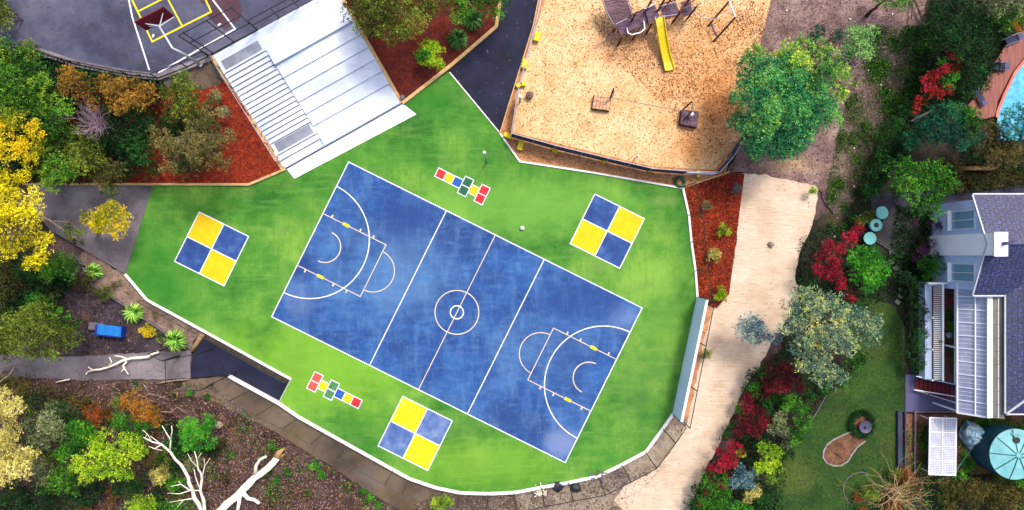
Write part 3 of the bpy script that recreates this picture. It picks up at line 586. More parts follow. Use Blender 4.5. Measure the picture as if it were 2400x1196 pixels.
# upper level: school court on a raised slab, mulch banks falling from it
ZU = 2.4
UP = [(-80, -80), (900, -80), (735, 0), (497, 131), (371, 178), (300, 170), (180, 148), (90, 118), (-80, 92)]
struct('upper_court_slab', MB().prism(Q(*UP, z=ZU), -.5), M['asph_o'])
b = MB(); b.strip(Q((-80, 96), (90, 120), (180, 150), (300, 173), (372, 181), (497, 134), z=ZU), .55, ZU - .5, ZU + .1); struct('court_kerb', b, M['concrete'])
struct('landing', MB().poly(Q((372, 184, ZU - .2), (497, 134, ZU - .2), (530, 192, 2.0), (478, 210, 2.0), (392, 205, 2.0))), M['wash'])
b = MB(); b.strip(Q((298, -20), (310, 40), (350, 164), z=ZU), .13, z1=ZU + .006); b.strip(Q((488, -14), (551, 68), (371, 171), z=ZU), .13, z1=ZU + .006); struct('court_lines', b, M['line'])
b = MB(); b.strip(Q((300, -20), (357, 98), (495, 28), (468, -30), z=ZU), .14, z1=ZU + .01); b.strip(Q((322, 28), (420, -22), z=ZU), .13, z1=ZU + .014); b.strip(Q((385, -18), (427, 61), z=ZU), .13, z1=ZU + .018)
struct('key_lines', b, M['p_lemon'])
M['stain'] = surf('wine_stain', [(62, 38, 56), (74, 42, 58), (88, 56, 74)], 1, 8, rough=.5)
rr = np.random.default_rng(3); b = MB()
sp = [(455, -40), (470, 8), (500, 12), (486, 40), (505, 62), (530, 70), (560, 48), (568, 20), (562, 2), (575, -40)]
b.poly([P(x + rr.uniform(-3, 3), y + rr.uniform(-3, 3), ZU + .004) for x, y in sp]); struct('stained_asphalt', b, M['stain'])
struct('mulch_bank', MB().poly(Q((392, 205, 2.0), (478, 206, 2.0), (530, 192, 2.0), (670, 394, .06), (585, 431, .06), (60, 431, .02), (60, 330, .3), (150, 250, 1.2), (250, 195, 1.7))), M['mulch'])
struct('mulch_bank', MB().poly(Q((760, -60, 2.6), (800, 0, 2.1), (945, 240, .08), (1060, 152, .05), (1162, 60, .05), (1172, -60, .3))), M['mulch_d'])
struct('bush_bank', MB().poly(Q((-80, 96, 1.9), (90, 122, 1.9), (180, 152, 1.9), (372, 184, 1.9), (392, 205, 1.99), (250, 195, 1.69), (150, 250, 1.19), (60, 330, .29), (60, 433, -.1), (-80, 460, -.4))), M['garden'])

# ================================================================ STAIRS
TL = P(500, 130, ZU); E1 = Vector((.872, .4895, 0)); E2 = Vector((.4895, -.872, 0)); DEP = 10.35; WD = 11.35; SW = 4.0
def SP(a, t, z): q = TL + E1 * a + E2 * t; return Vector((q.x, q.y, z))
st = thing('concrete_staircase', (TL + E1 * 5 + E2 * 5) * 1, 'wide pale concrete staircase with seating terraces stepping down to the green turf', 'staircase'); st.location.z = 0; WL[st.name] = tuple(st.location)
b = MB(); nb_ = MB(); ts = [0, 1.75] + [1.75 + .395 * i for i in range(1, 17)]
ts += [9.15, 9.65, DEP]; n = len(ts) - 1
for i in range(n):
    z = ZU - (i) * (ZU - .1) / n; b.prism([SP(0, ts[i], z), SP(SW, ts[i], z), SP(SW, ts[i + 1], z), SP(0, ts[i + 1], z)], -.4)
    if i < n: nb_.prism([SP(.18, ts[i + 1] - .03, z + .008), SP(SW - .15, ts[i + 1] - .03, z + .008), SP(SW - .15, ts[i + 1] + .004, z + .008), SP(.18, ts[i + 1] + .004, z + .008)], z - .12)
b.build('stair_flight', M['conc_w'], st)
nb_.build('step_nosing', plain('nosing_strip', (112, 120, 144), .6), st)
for a0, t0, t1, z in ((.3, .72, 1.55, ZU), (.35, 8.15, 8.98, None)):
    if z is None: z = ZU - 17 * (ZU - .1) / n
    MB().prism([SP(a0, t0, z + .02), SP(SW - .25, t0, z + .02), SP(SW - .25, t1, z + .02), SP(a0, t1, z + .02)], z - .05).build('tactile_pad', M['pad'], st)
b = MB(); tt = [0, 3.1, 4.2, 5.3, 6.35, 7.4, 8.5, DEP]
for i in range(7):
    z = ZU - i * (ZU - .1) / 7; z2 = z - (ZU - .1) / 7 * .55
    n0 = len(b.v); b.prism([SP(SW, tt[i], z), SP(WD, tt[i], z), SP(WD, tt[i + 1], z2 if 0 < i < 6 else z), SP(SW, tt[i + 1], z2 if 0 < i < 6 else z)], -.4)
b.build('seating_terrace', M['conc_w'], st)
MB().prism([P(672, 397, .03), P(690, 419, .03), P(976, 268, .03), P(944, 244, .03)], -.3).build('apron', M['white'], st)
b = MB(); b.add([SP(-.3, 0, ZU + .08), SP(0, 0, ZU + .08), SP(0, DEP, .1), SP(-.3, DEP, .1), SP(-.3, 0, 1.2), SP(-.3, DEP, -.3), SP(0, 0, 1.2), SP(0, DEP, -.3)], [[0, 1, 2, 3], [0, 3, 5, 4], [1, 6, 7, 2], [3, 2, 7, 5]])
b.build('side_beam', M['timber'], st); b = MB()
b.add([SP(WD, 0, ZU + .08), SP(WD + .28, 0, ZU + .08), SP(WD + .28, DEP, .12), SP(WD, DEP, .12), SP(WD, 0, 1.2), SP(WD, DEP, -.3), SP(WD + .28, 0, 1.2), SP(WD + .28, DEP, -.3)], [[0, 1, 2, 3], [0, 3, 5, 4], [1, 6, 7, 2]])
b.build('side_beam', M['timber'], st)
for i in range(6):
    t_ = 1.1 + i * 1.72; z = ZU - t_ / DEP * 2.3; q = SP(-.1, t_, z)
    MB().tube([q, q + Vector((0, 0, .95))], .04, 8).build('rail_post', M['black'], st)
MB().tube([SP(-.1, 1.1, ZU + .7), SP(-.1, 9.7, 1.2)], .025, 8).build('handrail', M['rail_w'], st)

# ================================================================ EDGES
def solid(name, label, cat, mb_, mat, origin, group=None, smooth=False):
    o = mb_.build(name, mat, origin=origin, smooth=smooth); return tag(o, label, cat, group)
def kerb(pts, wd, label, z1=.12, mat='kerb', z0=-.5, cat='kerb', name='kerb'):
    q = Q(*pts); return solid(name, label, cat, MB().strip(q, wd, z0, z1), M[mat], (q[0].x, q[0].y, 0))
kerb([(1634, 700), (1634, 694), (1629.5, 634), (1620, 567), (1614, 504), (1600, 440)], .18, 'white kerb between the turf and the red mulch bed on the right')
kerb([(1597, 441), (1395, 406), (1218, 379), (1172, 313)], .15, 'white kerb between the turf and the bark strip below the playground')
kerb([(1170, 310), (1054, 170)], .09, 'thin pale edging between the turf and the dark asphalt path', z1=.05)
kerb([(294, 643), (345, 703), (460, 766), (683, 889)], .2, 'white kerb topping the turf edge above the dark asphalt ramp')
kerb([(1577, 970), (1553, 1005), (1513, 1059), (1457, 1089), (1402, 1116), (1332, 1131), (1270, 1142), (1207, 1154), (1144, 1157), (1079, 1155), (1022, 1143), (960, 1122), (922, 1101), (816, 1042), (700, 977), (655, 946), (536, 881)], .26, 'long curved white kerb along the lower edge of the green turf')
kerb([(358, 434), (294, 640)], .06, 'thin strip where the turf meets the grey concrete path', z1=.03, mat='grey')
kerb([(682, 890), (654, 943)], .06, 'thin pale strip where the turf meets the asphalt ramp', z1=.03, mat='rail_w')
kerb([(60, 432), (585, 433), (670, 397)], .2, 'sawn timber edging along the foot of the left red mulch bank', z1=.2, mat='timber', cat='timber edging', name='timber_edging')
kerb([(944, 243), (1058, 154), (1163, 64), (1178, -30)], .28, 'wide sawn timber edging between the dark red mulch and the asphalt path', z1=.24, mat='timber', cat='timber edging', name='timber_edging')
kerb([(1172, 312), (1250, 60), (1268, -30)], .1, 'thin pale edging between the asphalt path and the playground border', z1=.08, mat='timber')
kerb([(1601, 440), (1710, 403)], .12, 'pale timber rail at the bottom right corner of the playground', z1=.1, mat='timber', cat='timber edging', name='timber_edging')
kerb([(178, 600), (215, 668), (300, 722), (380, 776), (452, 822)], .14, 'timber sleeper edging along the shrub strip beside the lower path', z1=-.05, mat='grey', cat='timber edging', name='timber_edging')
solid('retaining_log', 'thick pale log retaining the top end of the dark asphalt ramp', 'log', MB().tube(Q((476, 783, .05), (449, 822, .0)), [.2, .2], 10), M['log'], P(462, 802), smooth=True)
o = kerb([(1940, 925), (1905, 985), (1900, 990)], .06, 'thin curved edging strip between the lawn and the shrubs', z1=-.1, mat='grey')

# ================================================================ FENCES
def fence(label, base, h, z=-.1, posts=None, group='chain link fences', top_only=False, mesh=.32, mat='black', pr=.045, n_sp=3.0, rails=(1,), panel=None, cat='fence', name='chain_link_fence', railmat=None, lean=0):
    pts = [P(p[0], p[1], p[2] if len(p) > 2 else z) for p in base]; t = thing(name, pts[0], label, cat, group); up = Vector((0, 0, 1))
    pp = []
    if posts: pp = [P(p[0], p[1], p[2] if len(p) > 2 else z) for p in posts]
    else:
        for i in range(len(pts) - 1):
            L_ = (pts[i + 1] - pts[i]).length; k = max(1, round(L_ / n_sp))
            for j in range(k): pp.append(pts[i].lerp(pts[i + 1], j / k))
        pp.append(pts[-1])
    for p in pp: MB().tube([p, p + up * h], pr, 6).build('post', M[mat], t)
    for k in rails: MB().tube([p + up * h * k for p in pts], pr * .8, 6).build('rail', M[railmat or mat], t)
    if panel:
        b = MB()
        for i in range(len(pts) - 1):
            a, c = pts[i], pts[i + 1]; nn = (c - a).cross(up).normalized() * .015
            for zz0, zz1 in ((panel[1], panel[2]),):
                b.add([a - nn + up * zz0, c - nn + up * zz0, c - nn + up * zz1, a - nn + up * zz1, a + nn + up * zz0, c + nn + up * zz0, c + nn + up * zz1, a + nn + up * zz1], [[0, 1, 2, 3], [7, 6, 5, 4], [3, 2, 6, 7], [0, 4, 5, 1]])
        b.build('mesh_panel', M[panel[0]], t)
    elif mesh:
        b = MB()
        for i in range(len(pts) - 1):
            a, c = pts[i], pts[i + 1]; L_ = (c - a).length; dr = (c - a) / L_; n_ = int((L_ + h) / mesh)
            for s_ in (1, -1):
                for j in range(n_ + 1):
                    x0 = j * mesh - h if s_ > 0 else j * mesh; u0, u1, z0_, z1_ = x0, x0 + s_ * h, 0, h
                    lo, hi = min(u0, u1), max(u0, u1)
                    if hi <= 0 or lo >= L_: continue
                    def zz(u): return (u - u0) / (u1 - u0) * h
                    ua, ub = max(lo, 0), min(hi, L_)
                    p, q = a + dr * ua + up * zz(ua), a + dr * ub + up * zz(ub); w_ = dr * .007
                    b.add([p - w_, p + w_, q + w_, q - w_], [[0, 1, 2, 3]])
        b.build('wire_mesh', M['wire'], t)
    return t
fence('black chain link fence along the right edge of the turf beside the red mulch bed', [(1600, 440), (1614, 504), (1620, 567), (1629.5, 634), (1633, 696)], 4.3, -.1, posts=[(1600, 440), (1614, 504), (1620, 567), (1629.5, 634), (1633, 696)])
WB = [(1634, 697), (1603, 846), (1577, 969)]
t = thing('rebound_wall', P(1606, 833), 'long pale blue ball rebound wall standing on the right side of the turf', 'wall')
b = MB(); b.strip(Q(*WB), .1, -.3, 3.05); b.build('wall_panel', M['rebound'], t)
b = MB(); b.strip(Q(*WB), .2, 3.05, 3.13); b.build('capping', M['white'], t)
b = MB()
for i in range(9):
    f = i / 8; q = P(1634, 697).lerp(P(1577, 969), f) + Vector((.12, -.02, 0)); b.box((q.x, q.y, 1.35), (.1, .1, 3.3))
b.build('brace_post', M['offwhite'], t)
fence('black chain link fence standing just behind the pale blue rebound wall', [(1640, 697), (1611, 846), (1586, 974)], 4.5, -.1, posts=[(1640, 697), (1620, 795), (1601, 893), (1586, 974)])
CB = [(1577, 971), (1553.6, 1005), (1512.6, 1059.5), (1457, 1089), (1402, 1117), (1332.5, 1130), (1270, 1142), (1207, 1155), (1144, 1158)]
fence('black chain link fence around the lower right curve of the turf', CB, 4.7, -.1, posts=CB, mesh=.4)
CC = [(1144, 1158), (1079, 1156), (1020, 1144), (960, 1122), (922, 1101), (816, 1043), (760, 1012), (698, 979), (640, 950), (581, 918), (537, 882)]
fence('black chain link fence along the brown concrete path below the turf', CC, 4.1, -.1, posts=CC[1:], mesh=.24, pr=.03)
LL = [(345, 704), (398, 736), (460, 768), (520, 800), (570, 828), (625, 859), (680, 889)]
fence('low dark fence along the turf edge above the asphalt ramp', LL, 1.7, -.1, posts=LL, mesh=.12, pr=.03)
fence('black gate fence crossing the grey service path', [(392, 817), (422, 833), (500, 818)], 3.2, -.3, mesh=.3, posts=[(392, 817), (422, 833), (500, 818)])
fence('black side fence between the service path and the ramp bank', [(422, 835), (424, 904), (500, 902), (556, 872)], 2.6, -.3, mesh=.3, posts=[(422, 835), (424, 904), (500, 902), (556, 872)])
fence('low dark fence crossing the bare earth beside the blue skip', [(130, 655), (160, 672), (232, 720), (300, 720)], 1.5, -.3, mesh=.4, pr=.03, posts=[(160, 672), (232, 720)])
fence('tall black court fence at the top of the pale staircase', [(490, 131, ZU), (604, 71, ZU)], 5.3, ZU, mesh=.9, pr=.048, rails=(1, .66, .33, .02), posts=[(490, 131, ZU), (500, 125, ZU), (549, 99, ZU), (602, 71, ZU)])
fence('short black fence on the brown landing beside the staircase top', [(490, 133, ZU), (523, 190, 2.1)], 1.3, ZU, mesh=.4, rails=(1, .1), posts=[(523, 190, 2.1)])
fence('black fence edging the school court beyond the seating terraces', [(604, 70, ZU), (655, 42, ZU), (700, 18, ZU), (760, -14, ZU)], 2.2, ZU, mesh=.6, rails=(1, .5), pr=.05)
fence('black fence along the retaining kerb above the tree bank', [(-30, 100, ZU), (90, 122, ZU), (180, 152, ZU), (300, 176, ZU), (372, 184, ZU), (440, 158, ZU), (489, 133, ZU)], 1.4, ZU, mesh=.5, rails=(1, .1))
def play_fence(label, base, panel=('shade', .12, 1.85), h=1.95, rm='rail_w'):
    t = fence(label, base, h, 0, mat='rail_w', pr=.035, rails=(1, .07), panel=panel, group='playground fences', name='playground_fence', n_sp=2.4); return t
play_fence('playground fence with dark mesh along the lower edge of the wood chips', [(1199, 322), (1300, 350), (1420, 379), (1520, 402), (1600, 408)])
play_fence('short playground fence panel with pale mesh near the green hose ring', [(1600, 408), (1672, 410)], panel=('rebound', .1, 1.2))
play_fence('dark playground fence panel running up towards the big teal tree', [(1672, 410), (1702, 376), (1728, 334)])
play_fence('white playground fence rails beside the asphalt path', [(1199, 320), (1207, 265), (1212, 228)])
t = fence('white open rail fence on the upper left side of the playground', [(1212, 228), (1230, 160), (1256, 60), (1272, -20)], 1.4, 0, mat='rail_w', pr=.04, rails=(1, .07), mesh=.3, group='playground fences', name='playground_fence')
fence('grey wire fence between the playground and the bare slope', [(1805, -20), (1780, 80), (1768, 140)], 1.5, -.1, mat='grey', pr=.03, mesh=.4, name='wire_fence')
fence('low timber rail fence joining the playground to the mulch bed', [(1694, 408), (1716, 335)], .6, -.1, mat='timber', pr=.05, mesh=None, name='rail_fence')
t = thing('paling_fence', P(2158, 272, -.3), 'old grey paling fence half hidden under the red flowering bush', 'fence')
for i in range(9):
    q = P(2136, 284, .4).lerp(P(2176, 262, .4), i / 8); MB().box(q, (.14, .05, 1.4), R(33)).build('paling', M['grey'], t)
MB().tube([P(2136, 284, .9), P(2176, 262, .9)], .04, 4).build('rail', M['grey'], t)
t = thing('timber_screen', P(2290, 396), 'brown timber retaining rail beneath the dark green hedge', 'retaining wall')
MB().box(P(2283, 395, .8), (3.3, .3, .3)).build('top_rail', M['log'], t); MB().box(P(2283, 396, 0), (3.2, .16, 1.3)).build('boards', M['deck'], t)
# ================================================================ SCHOOL COURT: basketball goal
t = thing('basketball_goal', P(468, 150, ZU), 'basketball goal with a maroon backboard and white gooseneck pole on the grey school court', 'basketball goal')
b0 = P(468, 150, ZU); pz = lambda x, y, z: P(x, y, z)
b = MB(); b.tube([b0, b0 + Vector((0, 0, 3.0)), P(404, 113, 6.5), P(372, 60, 5.75)], [.11, .1, .085, .07], 10); b.build('pole', M['offwhite'], t, smooth=True)
b = MB()
for e in ((331, 54, 5.6), (382, 31, 6.0), (408, 40, 5.5), (350, 63, 5.2)): b.tube([P(374, 62, 5.75), P(*e)], [.055, .03], 5)
b.add([P(331, 54, 5.62), P(374, 58, 5.8), P(350, 62, 5.3)], [[0, 1, 2]]); b.build('strut', M['offwhite'], t)
c4 = [P(314, 52, 6.2), P(383, 16, 6.2), P(408, 37, 5.0), P(343, 71, 5.0)]; nrm = (c4[1] - c4[0]).cross(c4[3] - c4[0]).normalized() * .05
MB().add([p + nrm for p in c4] + [p - nrm for p in c4], [[0, 1, 2, 3], [7, 6, 5, 4], [0, 4, 5, 1], [1, 5, 6, 2], [2, 6, 7, 3], [3, 7, 4, 0]]).build('backboard', M['maroon'], t)
rc = (c4[2] + c4[3]) / 2 + (Vector((-.55, .85, 0)).normalized()) * .4 + Vector((0, 0, .15))
ring = [rc + Vector((.23 * math.cos(a * math.pi / 8), .23 * math.sin(a * math.pi / 8), 0)) for a in range(17)]
MB().tube(ring, .02, 5).build('ring', plain('orange_steel', (214, 90, 30)), t)
MB().box(b0 + Vector((0, 0, .02)), (.5, .35, .06), R(-30)).build('base_plate', M['offwhite'], t)
def rubbish(px, py, z, label, rz=.5): solid('paper_scrap', label, 'litter', MB().bbox(P(px, py, z + .03), (.28, .14, .05), rz), M['white'], P(px, py, z))
rubbish(514, 58, ZU, 'white paper scrap on the stained part of the school court'); rubbish(359, 84, ZU, 'white paper scrap inside the yellow key lines', 1.2)

# ================================================================ TURF THINGS
def post_light(px, py, z, h, label, mat='steel', r=.085, cat='post', name='drinking_post'):
    p = P(px, py, z); t = thing(name, p, label, cat); MB().tube([p, p + Vector((0, 0, h))], [r * .75, r], 10).build('post', M[mat], t, smooth=True)
    MB().lathe(p + Vector((0, 0, h)), [(r * 1.2, -.05), (r * 1.4, 0), (r * 1.4, .06), (r * .7, .12)], 12).build('cap', M['white'], t, smooth=True)
post_light(1141, 380, 0, 5.6, 'slim galvanised pole with a white rounded cap standing on the turf above the hopscotch', r=.09, name='light_pole', cat='pole')
solid('ball', 'white ball lying on the turf between the blue court and the hopscotch', 'ball', MB().lathe(P(1224, 535, .2), [(.05, -.19), (.14, -.13), (.19, 0), (.14, .13), (.05, .19)], 14), M['white'], P(1224, 535), smooth=True)
post_light(1488, 372, 0, 1.6, 'short galvanised post with white cap at the lower playground fence', r=.07, name='tap_post')
post_light(1219, 238, 0, 1.9, 'pale green post leaning over the playground fence rails beside the pot', mat='tank', r=.1, name='tap_post')
solid('stone_pot', 'round brown lidded pot on the wood chips by the left playground fence', 'pot', MB().lathe(P(1241, 226), [(.2, 0), (.3, .2), (.32, .45), (.24, .55), (.2, .5), (.1, .62)], 16), M['brown_b'], P(1241, 226), smooth=True)
def hose(px, py, label, mat, r=.42, rr_=.1, z=.1):
    c = P(px, py, z); b = MB()
    for k in range(3): b.tube([c + Vector(((r - k * .02) * math.cos(a * math.pi / 12), (r - k * .03) * math.sin(a * math.pi / 12), k * .07)) for a in range(25)], rr_, 6)
    solid('hose_ring', label, 'hose', b, M[mat], c, smooth=True)
hose(1594, 427, 'dark green coiled ring lying on the bark strip at the playground corner', 'green_p')
solid('valve_box', 'small round grey valve cap at the corner of the dark red mulch bed', 'valve cap', MB().lathe(P(943, 229, .3), [(.2, 0), (.2, .1), (.12, .14)], 14), M['grey'], P(943, 229))
YB = [(1259, 87, 13, 21, -18, 'yellow block on the rail fence, topmost of all the yellow blocks'), (1230, 150, 13, 22, -12, 'yellow block in the middle of the left rail fence, below the highest one'),
      (1215, 201, 11, 9, 30, 'small yellow block on the outer edging near the pale green post'), (1227, 197, 9, 11, 0, 'small yellow block against the inner rail near the pale green post'),
      (1190, 318, 19, 11, -22, 'yellow block lying flat at the pointed corner of the bark strip'), (1220, 341, 13, 22, -16, 'upright yellow block on the bark strip right of the pointed corner'),
      (1301, 353, 12, 10, -25, 'small yellow block under the lower playground fence, nearest the left'), (1415, 379, 9, 8, 0, 'smallest yellow block under the middle of the lower playground fence'),
      (1525, 399, 13, 9, 12, 'yellow block under the lower fence close to the pale panel'), (1636, 408, 7, 15, 0, 'narrow yellow block standing by the corner of the pale fence panel')]
for x, y, a, c_, rz, lb in YB:
    p = P(x, y, .3); t = thing('padding_block', P(x, y), lb, 'foam block', 'yellow foam blocks along the playground fence')
    MB().bbox(P(x, y, .25), (a / S, c_ / S, .42), R(rz), .03).build('pad', M['y_block'], t); MB().box(P(x, y, .03), (a / S * .8, c_ / S * .8, .1), R(rz)).build('foot', M['dark'], t)

# ================================================================ PLAYGROUND
t = thing('play_structure', P(1500, 70), 'big dark timber climbing frame with platforms, rope net bridge and arched handle', 'climbing frame')
def deck(q, z, nm='platform', th=.09, n=6, mt='plank'):
    q = [P(x, y, z) if len((x, y)) == 2 else 0 for x, y in q]; b = MB()
    for i in range(n):
        f0, f1 = i / n + .006, (i + 1) / n - .012
        a, c_ = q[0].lerp(q[1], f0), q[0].lerp(q[1], f1); d_, e = q[3].lerp(q[2], f1), q[3].lerp(q[2], f0); b.prism([a, c_, d_, e], z - th)
    b.build(nm, M[mt], t)
deck([(1441, 56), (1471, 43), (1486, 68), (1456, 83)], 1.5); deck([(1471, 41), (1513, 21), (1522, 57), (1487, 73)], 1.46)
deck([(1512, 22), (1535, 11), (1546, 38), (1521, 56)], 1.7); deck([(1543, 15), (1584, 4), (1595, 34), (1558, 42)], 1.5); deck([(1595, 6), (1619, -4), (1624, 30), (1602, 42)], 1.2, n=5)
zs = [1.5, 1.75, 1.95, 2.05, 2.1]; L0 = [(1440, 58), (1429, 42), (1421, 25), (1416, 8), (1410, -14)]; R0 = [(1483, 42), (1479, 27), (1474, 12), (1470, -4), (1463, -24)]
b = MB()
for i in range(4):
    for k in range(4):
        f0, f1 = k / 4 + .02, (k + 1) / 4 - .03
        g = lambda A_, f: P(*A_[i], zs[i]).lerp(P(*A_[i + 1], zs[i + 1]), f)
        b.add([g(L0, f0), g(R0, f0), g(R0, f1), g(L0, f1)] + [p - Vector((0, 0, .06)) for p in (g(L0, f0), g(R0, f0), g(R0, f1), g(L0, f1))], [[0, 1, 2, 3], [0, 4, 5, 1], [2, 6, 7, 3], [1, 5, 6, 2], [3, 7, 4, 0], [7, 6, 5, 4]])
b.build('arched_bridge', M['plank'], t)
for A_, dx in ((L0, 0), (R0, 0)):
    for k in (.55, .9): MB().tube([P(x, y, z + k) for (x, y), z in zip(A_, zs)], .03, 6).build('bridge_rail', M['rail_w'], t)
for A_ in (L0, R0): MB().tube([P(x, y, z - .06) for (x, y), z in zip(A_, zs)], .08, 6).build('bridge_beam', M['post'], t)
for x, y, h in ((1448, 107, 2.6), (1483, 93, 1.7), (1514, 80, 2.8), (1474, 62, 3.2), (1549, 62, 1.6), (1538, 32, 3.4), (1576, 54, 3.0), (1612, 43, 2.9), (1598, 24, 3.6), (1436, 78, 1.5), (1508, 36, 3.6), (1560, 18, 3.3)):
    p = P(x, y, 0); MB().tube([p, p + Vector((0, 0, h))], .085, 8).build('post', M['post'], t)
for a, c_, z in (((1475, 38), (1512, 20), 2.5), ((1543, 12), (1585, 0), 2.4), ((1595, 22), (1632, -2), 2.5), ((1558, 44), (1596, 35), 2.2), ((1486, 70), (1520, 56), 1.9)):
    MB().tube([P(*a, z), P(*c_, z)], .05, 6).build('cross_beam', M['post'], t)
b = MB()
for i in range(6):
    b.tube([P(1595 + i * 5, 24 - i * 2, 1.25), P(1600 + i * 5, 20 - i * 2, 2.2)], .03, 4)
    b.tube([P(1548 + i * 7, 13 - i * 2, 1.5), P(1548 + i * 7, 12 - i * 2, 2.4)], .025, 4)
for k in range(5): b.tube([P(1513 + k * 5, 21 - k * 4, 1.7), P(1517 + k * 5, 14 - k * 4, 2.9)], .022, 4)
for z in (2.0, 2.5, 2.9): b.tube([P(1510, 22, z), P(1538, 8, z)], .022, 4)
b.build('ladder_rung', M['rail_w'], t)
for p_, q_, z in (((1443, 57), (1471, 43), 2.3), ((1547, 40), (1593, 33), 2.2), ((1545, 16), (1584, 5), 2.3)): MB().tube([P(*p_, z), P(*q_, z)], .03, 6).build('guard_rail', M['rail_w'], t)
MB().tube([P(1469, 66, 1.7), P(1472, 78, 2.1), P(1482, 82, 2.3), P(1502, 76, 2.4), P(1511, 68, 2.3), P(1510, 56, 2.0), P(1508, 49, 1.6)], .055, 8).build('arched_handle', M['white'], t, smooth=True)
b = MB()                                      # rope net falling left of the bridge
for i in range(9):
    b.tube([P(1441 - i * 1.5, 78 - i * 1, 1.2), P(1386 + i * 7, 116 - i * 4, .1)], .012, 3)
for i in range(7): f = i / 7; b.tube([P(1441 - 55 * f, 76 + 40 * f, 1.25 - 1.1 * f), P(1452 - 22 * f, 88 + 4 * f, 1.25 - 1.1 * f)], .012, 3)
b.build('rope_net', M['twig_p'], t)
t = thing('slide', P(1557, 100), 'bright yellow plastic slide running down from the dark timber climbing frame', 'slide')
sl = [(1545, 40, 22, 1.55), (1549, 62, 21, 1.45), (1552, 84, 21, 1.15), (1556, 106, 21, .8), (1560, 128, 21, .5), (1565, 146, 22, .3), (1570, 165, 24, .24)]
b = MB(); e = MB()
def srow(x, y, wd, z, dn=0):
    c_ = P(x, y, z); a = Vector((.985, .17, 0)) * (wd / 2 / S); u = Vector((0, 0, 1))
    return [c_ - a + u * .2, c_ - a * .84 + u * .2, c_ - a * .72 + u * .02, c_ + a * .72 + u * .02, c_ + a * .84 + u * .2, c_ + a + u * .2, c_ + a - u * .05, c_ - a - u * .05]
vs = [];
for s_ in sl: vs += srow(*s_)
fs = [[i * 8 + k, i * 8 + (k + 1) % 8, (i + 1) * 8 + (k + 1) % 8, (i + 1) * 8 + k] for i in range(len(sl) - 1) for k in range(8)] + [list(range(8)), [(len(sl) - 1) * 8 + k for k in range(8)][::-1]]
b.add(vs, fs).build('chute', M['slide'], t)
for x, y, h in ((1554, 92, .95), (1563, 138, .3)): MB().tube([P(x, y, 0), P(x, y, h)], .05, 6).build('leg', M['rail_w'], t)
t = thing('rope_climber', P(1675, 80), 'leaning timber frame with a white top bar and sagging rope right of the slide', 'climbing frame')
for a in ((1659, 62), (1672, 98)):
    p = P(*a, 0); MB().tube([p, p + Vector((1.15 if a[0] < 1665 else 1.2, 1.35, 2.2))], .085, 8).build('post', M['post'], t)
pt = [P(1659, 62) + Vector((1.15, 1.35, 2.2)), P(1672, 98) + Vector((1.2, 1.35, 2.2))]
MB().tube(pt, .06, 8).build('top_bar', M['white'], t)
MB().tube([P(1666, 56, .6), P(1680, 86, .6)], .07, 6).build('lower_bar', M['plank'], t)
rp = [P(1620, 14, 2.4), P(1634, 30, 1.9), P(1651, 41, 1.7), P(1672, 47, 1.8), pt[0].lerp(pt[1], .5)]
MB().tube(rp, .035, 6).build('rope', M['rail_w'], t, smooth=True)
def ride_platform(label, q, z, posts, mt='plank'):
    global t
    cx_ = sum(p[0] for p in q) / 4; cy_ = sum(p[1] for p in q) / 4; t = thing('ride_platform', P(cx_, cy_), label, 'platform', 'cable ride platforms'); deck(q, z, 'deck', n=5, mt=mt)
    qq = [P(*p, z) for p in q]; b = MB(); b.strip(qq, .07, 0.02, z - .1, closed=True); b.build('skirt', M['post'], t)
    for a, c_ in posts: MB().tube([P(*a), P(*c_)], .075, 8).build('post', M['post'], t)
    return t
t = ride_platform('low square timber platform with a plank deck at the left end of the cable ride', [(1393, 223), (1432, 230), (1428, 259), (1388, 254)], .5, [((1429, 234, 0), (1438, 209, 2.4))], 'deck_tan')
MB().tube([P(1436, 226, .2), P(1441, 212, 2.3)], .05, 8).build('white_post', M['offwhite'], t)
t = ride_platform('purple brown timber platform with crossed posts at the right end of the cable ride', [(1598, 258), (1638, 262), (1633, 298), (1595, 291)], .6, [((1593, 292, 0), (1621, 262, 1.7)), ((1602, 256, 0), (1622, 238, 2.5))])
MB().tube([P(1624, 238, 2.5), P(1620, 270, 1.0)], .05, 8).build('white_post', M['offwhite'], t); MB().lathe(P(1621, 268, 1.1), [(.1, 0), (.18, .06), (.12, .16)], 10).build('pulley', M['white'], t)
b = MB(); a, c_ = P(1437, 214, 2.25), P(1622, 244, 2.3)
a = P(1434, 229, 1.6); c_ = P(1606, 261, 1.7); b.tube([a, a.lerp(c_, .3) - Vector((0, 0, .12)), a.lerp(c_, .7) - Vector((0, 0, .12)), c_], .025, 5)
solid('ride_cable', 'thin grey cable stretched between the two timber ride platforms', 'cable', b, M['grey'], P(1520, 245))

# ================================================================ LEFT SIDE: skip, branches, wall
def obox(nm, label, px, py, a, c_, h, rz, mat, parts, z=-.3, cat=None):
    t = thing(nm, P(px, py, z), label, cat or nm.replace('_', ' ')); return t
t = thing('storage_bin', P(262, 777, -.34), 'long bright blue plastic bin lying on the bare earth beside the lower path', 'bin')
MB().bbox(P(259, 776, .1), (2.25, .92, .85), R(-6), .05).build('body', M['skip_d'], t)
b = MB(); b.bbox(P(256, 775, .57), (2.0, .86, .1), R(-6), .03)
for i in range(9):
    q = P(256, 775, .64) + Vector((math.cos(R(-6)), math.sin(R(-6)), 0)) * ((i - 4) * .22); b.box(q, (.05, .8, .04), R(-6))
b.build('lid', M['skip'], t)
t = thing('concrete_block', P(228, 766, -.34), 'flat grey slab tucked behind the bright blue bin', 'slab'); MB().bbox(P(228, 766, -.1), (1.3, .62, .4), R(-8), .03).build('slab_body', M['grey'], t)
t = None
